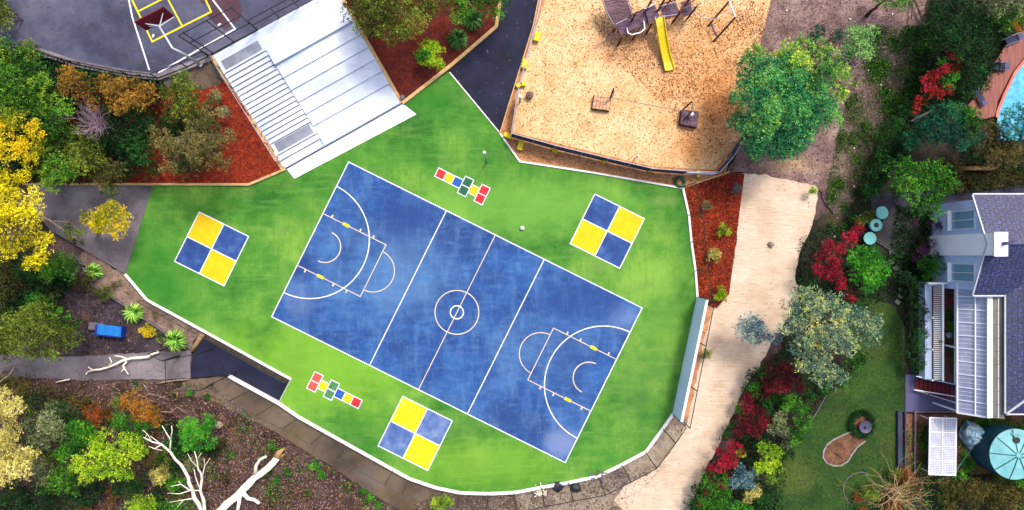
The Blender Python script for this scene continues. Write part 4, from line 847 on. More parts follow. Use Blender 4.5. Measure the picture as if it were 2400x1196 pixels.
def branch(name, label, segs, mat='bark_w', cat='dead branch', n=8, origin=None, group=None):
    b = MB()
    for pts, r0, r1 in segs:
        m = len(pts); rng = random.Random(m + int(pts[0][0])); q = []; rad = []
        P3 = [P(*p) for p in pts]
        for i in range(m - 1):
            L_ = (P3[i + 1] - P3[i]).length; k = max(1, int(L_ / .5))
            for j in range(k):
                f = (i + j / k) / (m - 1); wob = r0 * .35 if (i or j) else 0
                q.append(P3[i].lerp(P3[i + 1], j / k) + Vector((rng.uniform(-wob, wob), rng.uniform(-wob, wob), rng.uniform(-wob, wob) * .5))); rad.append((r0 + (r1 - r0) * f) * (rng.uniform(.86, 1.14) if j or i else 1))
        q.append(P3[-1]); rad.append(r1); b.tube(q, rad, n)
    o = b.build(name, M[mat], origin=P(*(origin or segs[0][0][0])), smooth=True); return tag(o, label, cat, group)
branch('fallen_branch', 'pale fallen branch with short forks lying across the grey service path', [
    ([(372, 824, .1), (345, 836, .2), (310, 841, .2), (285, 847, .25), (250, 862, .2), (205, 872, .1)], .14, .07), ([(303, 843, .25), (285, 836, .5), (268, 834, .6)], .07, .04),
    ([(297, 848, .2), (288, 858, .1), (301, 878, .1)], .08, .06), ([(250, 862, .2), (262, 850, .5), (256, 838, .8)], .05, .03), ([(218, 868, .2), (206, 860, .3)], .05, .03), ([(205, 872, .1), (200, 880, .1)], .05, .03), ([(293, 860, .1), (284, 873, .1)], .05, .04)])
branch('dead_log', 'thick bleached dead trunk with stub limbs lying across the slope at the bottom', [
    ([(652, 1070, .4), (628, 1094, .6), (598, 1122, .8), (570, 1148, .9), (545, 1170, 1.0), (508, 1204, 1.1), (470, 1240, 1.1)], .27, .38), ([(598, 1112, .9), (600, 1092, 1.3), (610, 1078, 1.6), (624, 1070, 1.8)], .15, .09),
    ([(566, 1152, 1.0), (580, 1168, 1.2), (596, 1173, 1.3), (608, 1180, 1.3)], .2, .13), ([(562, 1158, 1.0), (561, 1178, 1.2), (555, 1205, 1.4)], .17, .12)], n=10, cat='dead trunk', origin=(600, 1120, 0))
branch('splintered_stump', 'splintered golden brown end of the thick bleached trunk', [([(650, 1072, .42), (658, 1062, .4), (668, 1050, .3)], .38, .06), ([(654, 1074, .4), (668, 1064, .35)], .2, .03)], mat='log', cat='stump')
w1 = [([(478, 1240, .5), (470, 1190, 1.2), (455, 1165, 2.0), (440, 1120, 3.0), (425, 1090, 3.6), (410, 1076, 4.0), (398, 1060, 4.2), (378, 1042, 4.6), (356, 1035, 4.8), (336, 1025, 5.0)], .26, .05),
      ([(398, 1060, 4.2), (400, 1032, 4.8), (388, 1012, 5.2), (380, 998, 5.4)], .08, .03), ([(400, 1032, 4.8), (403, 1010, 5.2), (402, 998, 5.4)], .06, .03), ([(378, 1042, 4.6), (362, 1052, 4.8), (348, 1046, 5.0)], .06, .03), ([(356, 1035, 4.8), (345, 1018, 5.1), (335, 1008, 5.3)], .05, .02), ([(362, 1052, 4.8), (380, 1056, 4.9)], .04, .02),
      ([(345, 1018, 5.1), (338, 1030, 5.1)], .03, .02), ([(378, 1042, 4.6), (352, 1022, 5.0)], .04, .02)]
w2 = [([(488, 1240, .5), (478, 1180, 1.5), (470, 1150, 2.4), (474, 1120, 3.0), (466, 1098, 3.6), (462, 1078, 4.2), (456, 1058, 4.6)], .22, .03), ([(474, 1120, 3.0), (480, 1092, 3.6), (492, 1074, 4.0)], .07, .02), ([(466, 1098, 3.6), (448, 1080, 4.0), (440, 1064, 4.4)], .06, .02), ([(462, 1078, 4.2), (472, 1062, 4.6)], .04, .02),
      ([(470, 1150, 2.4), (445, 1150, 2.8), (425, 1135, 3.2), (400, 1140, 3.4)], .08, .03), ([(425, 1135, 3.2), (418, 1128, 3.4)], .04, .02), ([(455, 1168, 2.0), (430, 1172, 2.4), (396, 1178, 2.8)], .07, .02), ([(445, 1150, 2.8), (420, 1158, 3.1), (392, 1156, 3.2)], .05, .02), ([(470, 1150, 2.4), (458, 1118, 3.0), (455, 1100, 3.4)], .07, .03), ([(430, 1172, 2.4), (415, 1190, 2.6)], .04, .02), ([(480, 1092, 3.6), (478, 1074, 4.0)], .04, .02)]
thin = lambda W: [(p, r0 * .72, r1 * .8) for p, r0, r1 in W]; w1 = thin(w1); w2 = thin(w2)
branch('dead_tree', 'bare bleached dead tree reaching up with thin forked limbs at the bottom left', w1, cat='dead tree', origin=(478, 1190, 0)); branch('dead_tree', 'bare bleached dead tree with a spray of fine white twigs, right of its neighbour', w2, cat='dead tree', origin=(488, 1190, 0))
branch('bare_branch', 'long bare grey branch curving out at the left edge beside the service path', [([(-10, 904, 1), (20, 880, 1.8), (42, 850, 2.2), (90, 824, 2.6), (135, 808, 3)], .08, .03), ([(42, 850, 2.2), (0, 862, 2.0), (-20, 866, 2)], .05, .04)], mat='bark')
branch('bare_branch', 'forked bare branch curling across the dark ground near the orange shrub', [([(332, 935, .2), (350, 923, .4), (370, 928, .5), (395, 935, .4)], .06, .02), ([(350, 923, .4), (340, 905, .6), (333, 898, .7)], .04, .02), ([(272, 990, 1), (283, 970, 1.2), (305, 957, 1.3)], .05, .02), ([(375, 965, 1), (400, 967, 1.2), (415, 955, 1.3), (435, 967, 1.2)], .05, .03)], mat='bark')
branch('bare_branch', 'pale bare limb stretching across the grey concrete path at the left', [([(92, 504, 2), (120, 518, 1.8), (150, 540, 1.6), (182, 572, 1.2)], .09, .05), ([(120, 518, 1.8), (165, 522, 2), (200, 552, 2.2)], .05, .03)], mat='bark')
branch('bare_branch', 'thin forked trunk lying on the bare slope at the top right', [([(2142, -5, .1), (2155, 30, .1), (2165, 60, .1)], .12, .04), ([(2140, 0, .1), (2136, 48, .1)], .06, .03), ([(2098, 95, .1), (2110, 62, .2)], .07, .04)], mat='bark_d')
branch('bare_branch', 'pale fallen stick beside the fence on the dark soil below the service path', [([(132, 896, .0), (164, 889, .0)], .07, .06)], mat='bark_w')
branch('bare_branch', 'pale fallen log lying against the fence at the ramp bank', [([(368, 899, -.1), (400, 893, -.1), (442, 889, -.1)], .08, .06)], mat='bark')
branch('bare_branch', 'rusty orange fallen limb among the olive trees at the lower left', [([(145, 1002, 1.5), (168, 996, 1.7), (188, 992, 1.7)], .13, .07), ([(55, 1030, 1.5), (75, 1028, 1.6), (95, 1021, 1.6)], .1, .09)], mat='log')
for k, (x, y, s_, lb) in enumerate(((514, 997, .35, 'pale rock on the leaf litter right of the green shrub'), (1350, 1142, .45, 'dark rock against the fence at the bottom curve'), (1308, 1138, .5, 'dark grey boulder pile at the fence foot near the bottom'), (1806, 574, .28, 'small brown rock in the middle of the jute matting path'))):
    rng = np.random.default_rng(k); b = MB(); b.lathe(P(x, y, -.25), [(s_ * .8, 0), (s_, s_ * .3), (s_ * .7, s_ * .8), (s_ * .2, s_)], 9); b.v = [(v[0] + rng.uniform(-1, 1) * s_ * .16, v[1] + rng.uniform(-1, 1) * s_ * .16, v[2] + rng.uniform(-1, 1) * s_ * .1) for v in b.v]
    solid('rock', lb, 'rock', b, M['litter' if k in (0, 3) else 'dark'], P(x, y, -.25))
for k, (x, y, lb) in enumerate(((1262, 1152, 'pile of broken pale timber against the fence at the bottom curve'), (1402, 1114, 'dark and white scrap heap against the white kerb at the bottom right'))):
    rng = np.random.default_rng(9 + k); b = MB()
    for i in range(14): a = rng.uniform(0, 6.3); p = P(x, y, .0) + Vector((rng.uniform(-.4, .4), rng.uniform(-.4, .4), rng.uniform(-.2, .2))); b.tube([p, p + Vector((math.cos(a), math.sin(a), .3)) * .5], .05, 4)
    solid('scrap_pile', lb, 'scrap pile', b, M['bark_w' if k == 0 else 'grey'], P(x, y, -.3))

# ================================================================ HOUSE
t = thing('house', P(2320, 575, -.3), 'two storey house with blue grey tiled roof, pale blue gable and tall chimney', 'house')
GX = 35.85; YN, YS, YR = 4.3, -2.75, .85; ZE, ZR = 5.75, 7.3; XE = 49
b = MB(); wl = [(GX, YN), (GX, YS), (XE, YS), (XE, YN)]
z0 = -.3
b.add([(GX, YN, z0), (GX, YS, z0), (GX, YS, ZE), (GX, YR, ZR - .05), (GX, YN, ZE), (XE, YN, z0), (XE, YS, z0), (XE, YS, ZE), (XE, YR, ZR - .05), (XE, YN, ZE)], [[0, 1, 2, 3, 4], [1, 6, 7, 2], [0, 4, 9, 5], [5, 9, 8, 7, 6]])
b.build('wall', M['wallp'], t)
rf = MB(); o_ = .22; th = .12; yn, ys = YN + .35, YS - .35; sl_ = (ZR - ZE) / (YN - YR); zn = ZE - .35 * sl_; zs_ = ZE - .35 * (ZR - ZE) / (YR - YS)
for ya, za in ((yn, zn), (ys, zs_)):
    rf.add([(GX - o_, ya, za), (XE, ya, za), (XE, YR, ZR), (GX - o_, YR, ZR), (GX - o_, ya, za - th), (XE, ya, za - th), (XE, YR, ZR - th), (GX - o_, YR, ZR - th)], [[0, 1, 2, 3], [7, 6, 5, 4], [0, 4, 5, 1], [3, 7, 4, 0]])
roof = rf.build('roof', M['tiles'], t)
b = MB()
for ya, za in ((yn, zn), (ys, zs_)): b.tube([(GX - o_ - .03, ya, za - .04), (GX - o_ - .03, YR, ZR - .04)], .07, 4)
b.tube([(GX - o_, yn + .06, zn - .05), (XE, yn + .06, zn - .05)], .08, 6); b.tube([(GX - o_, ys - .06, zs_ - .05), (38.0, ys - .06, zs_ - .05)], .08, 6); b.build('gutter', M['offwhite'], t)
b = MB(); rc_ = MB(); rc_.tube([(GX - o_, YR, ZR + .03), (XE, YR, ZR + .03)], .1, 6); rc_.build('ridge_cap', M['lavender'], roof)
ch = MB(); cy0, cy1 = P(0, 599, 0).y, P(0, 553, 0).y
ch.prism([(35.62, cy0, 8.0), (35.62, cy1, 8.0), (36.5, cy1, 8.0), (36.5, cy0, 8.0)], z0)
chm = ch.build('chimney', M['chim'], t)
b = MB(); b.prism([(35.55, cy0 - .06, 8.12), (35.55, cy1 + .06, 8.12), (36.56, cy1 + .06, 8.12), (36.56, cy0 - .06, 8.12)], 7.98); b.build('cap', M['white'], chm)
b = MB(); b.tube([(36.2, .85, 8.1), (36.2, .85, 8.6), (36.55, 1.05, 8.75)], .13, 8); b.build('flue', M['lavender'], chm)
for y0, y1, lb in ((2.1, 3.45, 0), (-2.05, -.75, 0)):
    f = MB(); x = GX - .03; za, zb = 2.7, 5.5
    for (ya, yb, z1, z2) in ((y0 - .08, y1 + .08, za - .1, za), (y0 - .08, y1 + .08, zb, zb + .1), (y0 - .08, y0, za, zb), (y1, y1 + .08, za, zb), ((y0 + y1) / 2 - .03, (y0 + y1) / 2 + .03, za, zb)):
        f.box((x - .02, (ya + yb) / 2, (z1 + z2) / 2), (.1, yb - ya, z2 - z1))
    fr = f.build('window', M['white'], t)
    MB().box((x - .005, (y0 + y1) / 2, (za + zb) / 2), (.03, y1 - y0, zb - za)).build('pane', M['glass'], fr)
    MB().box((x - .14, (y0 + y1) / 2, za - .14), (.3, y1 - y0 + .3, .08)).build('sill', M['white'], fr)
# south wing: hipped roof
WX, WY, WZ = 38.2, -12.25, 5.6
b = MB(); b.prism([(WX + .4, WY + .4, WZ), (XE, WY + .4, WZ), (XE, -2, WZ), (WX + .4, -2, WZ)], z0); b.build('wing_wall', M['wallp'], t)
b = MB(); b.add([(WX, WY, WZ), (WX, -2.2, WZ), (WX + 5, -2.2, WZ + 1.9), (WX + 5, WY + 5, WZ + 1.9), (XE + .4, WY, WZ), (XE + .4, WY + 5, WZ + 1.9), (XE + .4, -2.2, WZ + 1.9), (WX, WY, WZ - .1), (WX, -2.2, WZ - .1), (XE + .4, WY, WZ - .1)],
    [[0, 3, 2, 1], [0, 4, 5, 3], [3, 5, 6, 2], [0, 1, 8, 7], [0, 7, 9, 4]])
rw = b.build('wing_roof', M['tiles'], t)
b = MB(); b.tube([(WX, WY, WZ + .03), (WX + 5, WY + 5, WZ + 1.93)], .09, 6); b.tube([(WX, -2.4, WZ + .04), (WX + 3.6, 0.2, WZ + 1.3)], .07, 6); b.build('hip_cap', M['offwhite'], rw)
b = MB(); b.tube([(WX - .07, WY, WZ - .05), (WX - .07, -3.0, WZ - .05)], .07, 6); b.tube([(WX, WY - .07, WZ - .05), (XE, WY - .07, WZ - .05)], .07, 6); b.build('gutter', M['offwhite'], t)

# patio roof: translucent sheets with white beams
px0, px1 = P(2244, 0, 3.3).x, P(2318, 0, 5.0).x; yT, yB = P(0, 664, 3.4).y, P(0, 968, 3.4).y
t = thing('patio_roof', (px1, (yT + yB) / 2, -.3), 'long translucent patio roof with white glazing bars along the house side', 'patio roof')
MB().add([(px0, yT, 3.3), (px0, yB, 3.3), (px1, yB, 5.0), (px1, yT, 5.0)] + [(px0, yT, 3.26), (px0, yB, 3.26), (px1, yB, 4.96), (px1, yT, 4.96)], [[0, 1, 2, 3], [7, 6, 5, 4], [0, 4, 5, 1]]).build('sheet', M['poly'], t)
px2 = 38.25
MB().add([(px1, yT, 5.0), (px1, yB, 5.0), (px2, yB, 5.3), (px2, yT, 5.3)] + [(px1, yT, 4.96), (px1, yB, 4.96), (px2, yB, 5.26), (px2, yT, 5.26)], [[0, 1, 2, 3], [7, 6, 5, 4], [1, 5, 6, 2]]).build('sheet', M['poly_o'], t)
b = MB(); b.box(((px1), (yT + yB) / 2, 5.05), (.4, yT - yB, .16)); b.box((px0 - .04, (yT + yB) / 2, 3.3), (.1, yT - yB + .1, .14))
b.tube([(px0 * .45 + px1 * .55, yT, 4.3), (px0 * .45 + px1 * .55, yB, 4.3)], .055, 4); b.tube([((px1 + px2) / 2 + .1, yT, 5.2), ((px1 + px2) / 2 + .1, yB, 5.2)], .03, 4)
b.build('beam', M['white'], t)
b = MB(); g2 = MB()
for i in range(11):
    y = yT + (yB - yT) * i / 10; b.tube([(px0, y, 3.35), (px1, y, 5.05)], .05 if 0 < i < 10 else .09, 4); g2.tube([(px1, y, 5.03), (px2, y, 5.33)], .035, 4)
    if i < 10:
        for q in (.33, .66): b.tube([(px0, y - .98 * q, 3.33), (px1, y - .98 * q, 5.03)], .018, 4)
b.build('glazing_bar', M['white'], t); g2.build('glazing_bar', M['poly_o'], t)
for y in (yT - .1, (yT + yB) / 2, yB + .1):
    MB().box((px0 + .05, y, 1.5), (.12, .12, 3.5)).build('post', M['white'], t)
# veranda
t = thing('veranda', P(2200, 780, -.3), 'raised veranda with white balustrade, slatted screen and pots beside the patio roof', 'veranda')
def pbox(x0, y0, x1, y1, za, zb, nm, mat, par=None):
    a, c_ = P(x0, y0, zb), P(x1, y1, zb); MB().bbox(((a.x + c_.x) / 2, (a.y + c_.y) / 2, (za + zb) / 2), (abs(c_.x - a.x), abs(a.y - c_.y), zb - za), 0, .01).build(nm, M[mat], par or t)
pbox(2186, 666, 2262, 895, .6, .8, 'floor', 'deck'); pbox(2168, 662, 2184, 890, .4, 1.3, 'balustrade_wall', 'wallp'); pbox(2176, 662, 2246, 667, 1.9, 2.1, 'beam', 'white'); pbox(2209, 664, 2213, 894, 2.0, 2.12, 'beam', 'white'); pbox(2238, 664, 2241, 900, 2.2, 2.3, 'beam', 'white')
b = MB()
for i in range(46): a = P(2187, 668 + i * 4.9, 1.95); b.box((a.x + .42, a.y, 1.95), (.8, .07, .05))
b.build('slat_screen', M['offwhite'], t)
b = MB(); a0_, a1_ = P(2186, 666, 1.95), P(2186, 894, 1.95); b.tube([a0_, a1_], .05, 4); b.build('beam', M['black'], t)
for y in (668, 745, 820, 892):
    q = P(2186, y, 2.0); MB().box((q.x, q.y, .85), (.1, .1, 2.3)).build('post', M['white'], t)
t = thing('outdoor_stairs', P(2190, 905, -.2), 'dark red timber steps with white rails leading down from the veranda', 'stairs')
for i in range(9): a = P(2150 + i * 10.5, 893 + i * 2.2, .0 + .1 * i); MB().box((a.x, a.y - .4, -.05 + .09 * i), (.33, 1.1, .05), R(0)).build('tread', M['maroon'], t)
MB().tube([P(2147, 882, .9), P(2242, 902, 1.6)], .04, 6).build('handrail', M['white'], t); MB().tube([P(2143, 914, .3), P(2243, 930, 1.0)], .05, 6).build('handrail', M['white'], t); MB().tube([P(2143, 914, .3), P(2242, 945, .0)], .04, 6).build('handrail', M['white'], t)
def bucket(px, py, z, r, mat, lb, nm='pot', h=.3): solid(nm, lb, nm, MB().lathe(P(px, py, z), [(r * .8, 0), (r, h), (r * .7, h + .02)], 14), M[mat], P(px, py, z), smooth=False)
bucket(2221, 785, .8, .24, 'white', 'white round bowl among the climbing plants on the veranda')
bucket(2192, 655, .2, .2, 'slide', 'small orange yellow pot at the top corner of the veranda')
bucket(2226, 706, 1.0, .14, 'red_fl', 'small red pot above the dark gap of the veranda')

# ================================================================ BACK GARDEN
t = thing('water_tank', P(2340, 1060, -.25), 'large round turquoise rainwater tank with a ribbed lid at the bottom right corner', 'water tank')
ZT = 2.4; c_ = P(2379, 1065, ZT); r_ = 2.02
pr = []
for i in range(12): z = -.25 + i * (ZT + .2) / 12; pr += [(r_, z), (r_ + .05, z + .08), (r_, z + .17)]
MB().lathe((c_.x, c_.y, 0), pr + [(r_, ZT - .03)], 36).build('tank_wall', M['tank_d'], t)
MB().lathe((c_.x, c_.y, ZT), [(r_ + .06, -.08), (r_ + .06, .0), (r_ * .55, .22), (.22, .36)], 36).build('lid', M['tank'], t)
b = MB()
for k in range(9): a = k * 2 * math.pi / 9 + .3; dd = Vector((math.cos(a), math.sin(a), 0)); b.tube([Vector((c_.x, c_.y, ZT + .38)) + dd * .2, Vector((c_.x, c_.y, ZT + .25)) + dd * r_ * .55, Vector((c_.x, c_.y, ZT + .03)) + dd * (r_ + .02)], .035, 4)
b.build('lid_rib', M['tank_d'], t); MB().lathe((c_.x - .05, c_.y + 1.2, ZT + .1), [(.3, 0), (.3, .14), (.22, .16)], 18).build('hatch', M['dark'], t); MB().lathe((c_.x, c_.y, ZT + .34), [(.2, 0), (.2, .08), (.1, .1)], 14).build('hub', M['tank'], t)
MB().tube([(c_.x - .35, c_.y + 1.75, ZT + .1), (c_.x - .2, c_.y + 1.5, ZT + .3), (c_.x + .3, c_.y + 1.6, ZT + .2)], .07, 6).build('inlet_pipe', M['tank'], t)
t = thing('plant_shelter', P(2208, 1046, -.2), 'white gridded shade frame on legs over the vegetable bed', 'plant shelter')
g = [P(2179, 979, 1.3), P(2241, 981, 1.3), P(2239, 1114, 1.3), P(2177, 1112, 1.3)]
M['net'] = surf('frosted_grid_sheet', [(150, 158, 190), (176, 182, 208), (198, 202, 222)], 1.4, 6, rough=.5)
MB().prism(g, 1.26).build('sheet', M['net'], t)
b = MB(); b.strip(g, .09, 1.25, 1.34, closed=True)
for i in range(1, 4): b.tube([g[0].lerp(g[3], i / 4) + Vector((0, 0, .03)), g[1].lerp(g[2], i / 4) + Vector((0, 0, .03))], .04, 4)
b.tube([g[0].lerp(g[1], .48) + Vector((0, 0, .035)), g[3].lerp(g[2], .48) + Vector((0, 0, .035))], .05, 4); b.build('frame', M['white'], t)
b = MB()
for i in range(1, 32): b.tube([g[0].lerp(g[3], i / 32) + Vector((0, 0, .015)), g[1].lerp(g[2], i / 32) + Vector((0, 0, .015))], .012, 3)
for i in range(1, 16): b.tube([g[0].lerp(g[1], i / 16) + Vector((0, 0, .018)), g[3].lerp(g[2], i / 16) + Vector((0, 0, .018))], .012, 3)
b.build('grid', M['white'], t)
for p in g: q = p.lerp((g[0] + g[2]) / 2, .06); MB().tube([(q.x, q.y, -.2), (q.x, q.y, 1.26)], .04, 6).build('leg', M['white'], t)
rng = np.random.default_rng(5); b = MB(); out = [(2246, 1018), (2252, 1000), (2264, 986), (2286, 991), (2310, 1006), (2326, 1022), (2327, 1036), (2308, 1044), (2290, 1050), (2275, 1059), (2262, 1046), (2252, 1030)]
cc = P(2287, 1024, 1.2); vs = [P(x, y, .0) for x, y in out]; m_ = [P(x, y, .5).lerp(cc, .35 + rng.uniform(-.08, .08)) + Vector((0, 0, rng.uniform(-.15, .25))) for x, y in out]; i_ = [P(x, y, .9).lerp(cc, .72) + Vector((0, 0, rng.uniform(-.12, .12))) for x, y in out]
n = 12; fs = [[i, (i + 1) % n, n + (i + 1) % n, n + i] for i in range(n)] + [[n + i, n + (i + 1) % n, 2 * n + (i + 1) % n, 2 * n + i] for i in range(n)] + [[2 * n + i, 2 * n + (i + 1) % n, 3 * n] for i in range(n)]
o = solid('plastic_cover', 'crumpled clear blue plastic sheet tied over plants beside the water tank', 'plastic sheet', b.add(vs + m_ + i_ + [cc], fs), M['wrap'], P(2287, 1024, -.2))
solid('guy_rope', 'thin green rope tied from the plastic sheet towards the white garden frame', 'rope', MB().tube([P(2273, 1058, .3), P(2258, 1078, .2), P(2243, 1100, .1)], .025, 4), M['tank'], P(2258, 1078))
for k, (x, y, lb) in enumerate(((2067, 499, 'turquoise round garden table, topmost of the three discs beside the dark paving'), (2053, 528, 'turquoise ring shaped planter with a dark open centre, middle of the three discs'), (2039, 559, 'turquoise round garden table, lowest of the three discs beside the red maple'))):
    t = thing('garden_table' if k != 1 else 'ring_planter', P(x, y, -.25), lb, 'table' if k != 1 else 'planter', 'turquoise discs on the courtyard edge'); z = .4; c_ = P(x, y, z)
    if k == 1:
        MB().lathe((c_.x, c_.y, 0), [(.35, -.25), (.52, .3), (.54, .42), (.48, .46), (.2, .46), (.18, .3)], 28).build('bowl', M['teal'], t); MB().lathe((c_.x, c_.y, 0), [(.21, .40), (.21, .47)], 20).build('soil', M['dark'], t)
    else: MB().lathe((c_.x, c_.y, 0), [(.52, .36), (.54, .39), (.54, .42), (.5, .44), (.05, .45)], 28).build('table_top', M['teal'], t); MB().lathe((c_.x, c_.y, 0), [(.26, -.25), (.06, -.2), (.06, .37)], 12).build('pedestal', M['teal'], t)
cp = P(2104, 547, -.18); a = R(-33); e1 = Vector((math.cos(a), math.sin(a), 0)); e2 = Vector((-e1.y, e1.x, 0)); hw = 1.62
b = MB(); b.poly([cp + e1 * x * hw + e2 * y * hw for x, y in ((-1, -1), (1, -1), (1, 1), (-1, 1))]); struct('courtyard_ground', b, M['dark'])
b = MB()
for i in range(7): h_ = hw * (.14 + .135 * i); b.strip([cp + e1 * x * h_ + e2 * y * h_ for x, y in ((-1, -1), (1, -1), (1, 1), (-1, 1))], .045, z1=-.17, closed=True)
M['pave_l'] = plain('brick_lines', (92, 84, 76), .8); struct('courtyard_paving', b, M['pave_l'])
for k, (x, y, a) in enumerate(((2090, 592, 8), (2090, 614, 12), (2099, 629, 20), (2112, 662, 4), (2111, 678, -4), (2110, 694, -20), (2104, 708, -38))):
    q = P(x, y, -.19); b = MB(); b.bbox(q, (.42, .34, .05), R(a), .015)
    solid('stepping_stone', ['grey stepping stone touching the dark paving', 'grey stepping stone, second from the dark paving', 'grey stepping stone, third from the dark paving', 'grey stepping stone, fourth of the curved row and first beside the hedge', 'grey stepping stone, third from the lawn end of the curved row', 'grey stepping stone, second from the lawn end of the curved row', 'grey tilted stepping stone at the lawn end of the curved row'][k], 'stepping stone', b, M['stone'], q, 'stepping stones curving to the lawn')
# keyhole bed
kb = [P(1934 + 0, 1062, -.18)]; pts = []
for i in range(15): a = R(150 + i * 17); pts.append((1964 + 31 * math.cos(a), 1063 - 31 * math.sin(a)))
kp = [(2005, 1010), (1975, 1022), (1955, 1032), (1940, 1043), (1932, 1058), (1931, 1074), (1940, 1087), (1955, 1093), (1972, 1093), (1988, 1083), (2000, 1064), (2012, 1048), (2030, 1035)]
struct('border_bed', MB().poly(Q(*kp, z=-.185)).poly(Q(*[(2020 + 20 * math.cos(i * .5236), 994 + 20 * math.sin(i * .5236)) for i in range(12)], z=-.19)), M['soil_b'])
kerb(kp, .13, 'pinkish stone edging around the keyhole shaped brown bed', z1=-.1, mat='stone')
tree('ring_hedge', 'dark green clipped ring of hedge around the purple bowl in the lawn', 'hedge', [(2020 + 24 * math.cos(i * .393), 993 + 26 * math.sin(i * .393), 6.5) for i in range(16)], .4, 'dark', z0=-.2, leaf=.11, dens=2.2, limb=False)
t = thing('fire_bowl', P(2021, 996, -.2), 'purple grey shallow bowl standing inside the ring hedge', 'bowl'); MB().lathe(P(2021, 998, -.2), [(.2, 0), (.3, .3), (.55, .5), (.52, .56), (.3, .5)], 24).build('bowl_body', M['purple_rock'], t); MB().lathe(P(2021, 998, -.2), [(.1, .5), (.13, .56), (.05, .62)], 10).build('knob', M['dark'], t)
solid('garden_stake', 'short dark stick lying on the brown keyhole bed', 'stick', MB().tube([P(1956, 1061, -.1), P(1974, 1072, -.1)], .05, 5), M['bark_d'], P(1964, 1066, -.1))
solid('raised_bed_edge', 'dark sleeper edging on the left side of the vegetable bed', 'timber edging', MB().strip(Q((2108, 964), (2108, 1115)), .35, -.3, .1).strip(Q((2122, 966), (2122, 1110)), .12, -.3, .05), M['shade'], P(2110, 1040, -.3))
solid('raised_bed_edge', 'thin grey timber divider inside the vegetable bed', 'timber edging', MB().strip(Q((2400, 966), (2145, 966), (2144, 1112)), .12, -.3, .05), M['grey'], P(2146, 1040, -.3))
# pool
struct('pool_deck', MB().prism(Q((2372, 82), (2440, 60), (2440, 108), (2402, 132), (2372, 170), (2338, 238), (2332, 272), (2300, 282), (2268, 248), (2300, 210), (2330, 150), z=.1), -.5), M['deck'])
pc = [(2440, 112), (2404, 136), (2376, 172), (2352, 222), (2336, 262), (2334, 276)]
kerb(pc, .22, 'terracotta coping along the curved edge of the swimming pool', z1=.16, mat='coping', name='pool_coping', cat='pool coping')
struct('pool_water', MB().poly(Q((2450, 112), (2404, 138), (2378, 174), (2355, 222), (2338, 264), (2336, 330), (2450, 330), z=.06)), M['water'])
def lounger(px, py, a, lb, L_=1.5, W_=.56, arm=True):
    p = P(px, py, .1); t = thing('sun_lounger', p, lb, 'sun lounger', 'sun loungers on the pool deck'); q = Vector((p.x, p.y, .1)); ax = Vector((math.cos(R(a)), math.sin(R(a)), 0))
    def bx(c, s_, nm, mt): MB().bbox(c, s_, R(a), .015).build(nm, M[mt], t)
    bx(q + ax * -.1 + Vector((0, 0, .33)), (L_ * .72, W_, .09), 'cushion', 'shade'); bx(q + ax * L_ * .4 + Vector((0, 0, .4)), (L_ * .3, W_, .1), 'backrest', 'lavender')
    s_ = Vector((-ax.y, ax.x, 0))
    for k in (-1, 1): MB().tube([q - ax * L_ * .48 + s_ * k * W_ * .52 + Vector((0, 0, .28)), q + ax * L_ * .54 + s_ * k * W_ * .52 + Vector((0, 0, .3))], .03, 5).build('side_rail', M['rail_w'], t)
    for u in (-.4, .4):
        for k in (-1, 1): c0 = q + ax * L_ * u + s_ * k * W_ * .45; MB().tube([c0, c0 + Vector((0, 0, .28))], .025, 5).build('leg', M['rail_w'], t)
lounger(2368, 95, 22, 'dark sun lounger at the top of the pool deck under the trees'); lounger(2336, 157, 2, 'dark sun lounger in the middle of the pool deck, beside the dark bush'); lounger(2292, 229, -62, 'narrow grey sun lounger at the lower corner of the pool deck', W_=.42)
# ================================================================ VEGETATION
T = tree
# --- left and upper left bank
T('tree', 'olive green tree cut by the top left corner of the frame', 'tree', [(0, 20, 34), (14, 45, 22), (-10, -10, 40)], 6, 'olive', leaf=.2)
T('pine_tree', 'large dense green tree at the left edge below the school court', 'tree', [(20, 130, 40), (75, 170, 42), (30, 200, 48), (95, 205, 34), (-20, 170, 60), (60, 235, 40), (105, 245, 26), (28, 250, 40), (-20, 240, 50)], 9, 'pine', base=(30, 220))
T('sapling', 'small light olive tree poking over the school court kerb at the left', 'tree', [(66, 112, 18), (84, 122, 18), (72, 132, 14)], 7, 'olive', leaf=.18, base=(70, 190))
T('broadleaf_tree', 'bright green tree below the dense left tree, behind the upper yellow crown', 'tree', [(140, 255, 30), (118, 285, 36), (145, 310, 24), (90, 262, 24)], 7.5, 'green', base=(130, 300))
T('wattle_tree', 'bright yellow crowned tree at the left edge, upper of the two yellow ones', 'tree', [(8, 300, 34), (48, 284, 30), (85, 305, 26), (95, 345, 24), (60, 350, 32), (20, 355, 36), (72, 375, 22), (-15, 320, 40)], 9.5, 'yellowo', base=(40, 345), leaf=.22, grow=1.02, thick=.9)
T('wattle_tree', 'biggest bright yellow tree at the left edge beside the grey concrete path', 'tree', [(18, 430, 40), (55, 415, 22), (40, 480, 46), (80, 500, 34), (15, 530, 44), (70, 555, 36), (110, 570, 26), (95, 605, 26), (-20, 470, 60), (30, 585, 30), (85, 455, 18), (75, 620, 20), (-15, 560, 40)], 10.5, 'yellow', base=(40, 520), leaf=.22, grow=1.02, thick=.9)
T('tree', 'rusty golden tree top just below the kerb of the school court', 'tree', [(160, 180, 22), (185, 195, 24), (150, 215, 18), (200, 220, 22), (215, 245, 14)], 6.5, 'brown', base=(185, 225), leaf=.2)
T('tree', 'golden brown tree stretching along the kerb, left of the eucalypt', 'tree', [(250, 195, 20), (285, 205, 24), (320, 205, 22), (350, 215, 20), (300, 235, 24), (260, 230, 18), (335, 240, 16), (270, 258, 14)], 6.5, 'brown', base=(300, 235), leaf=.2)
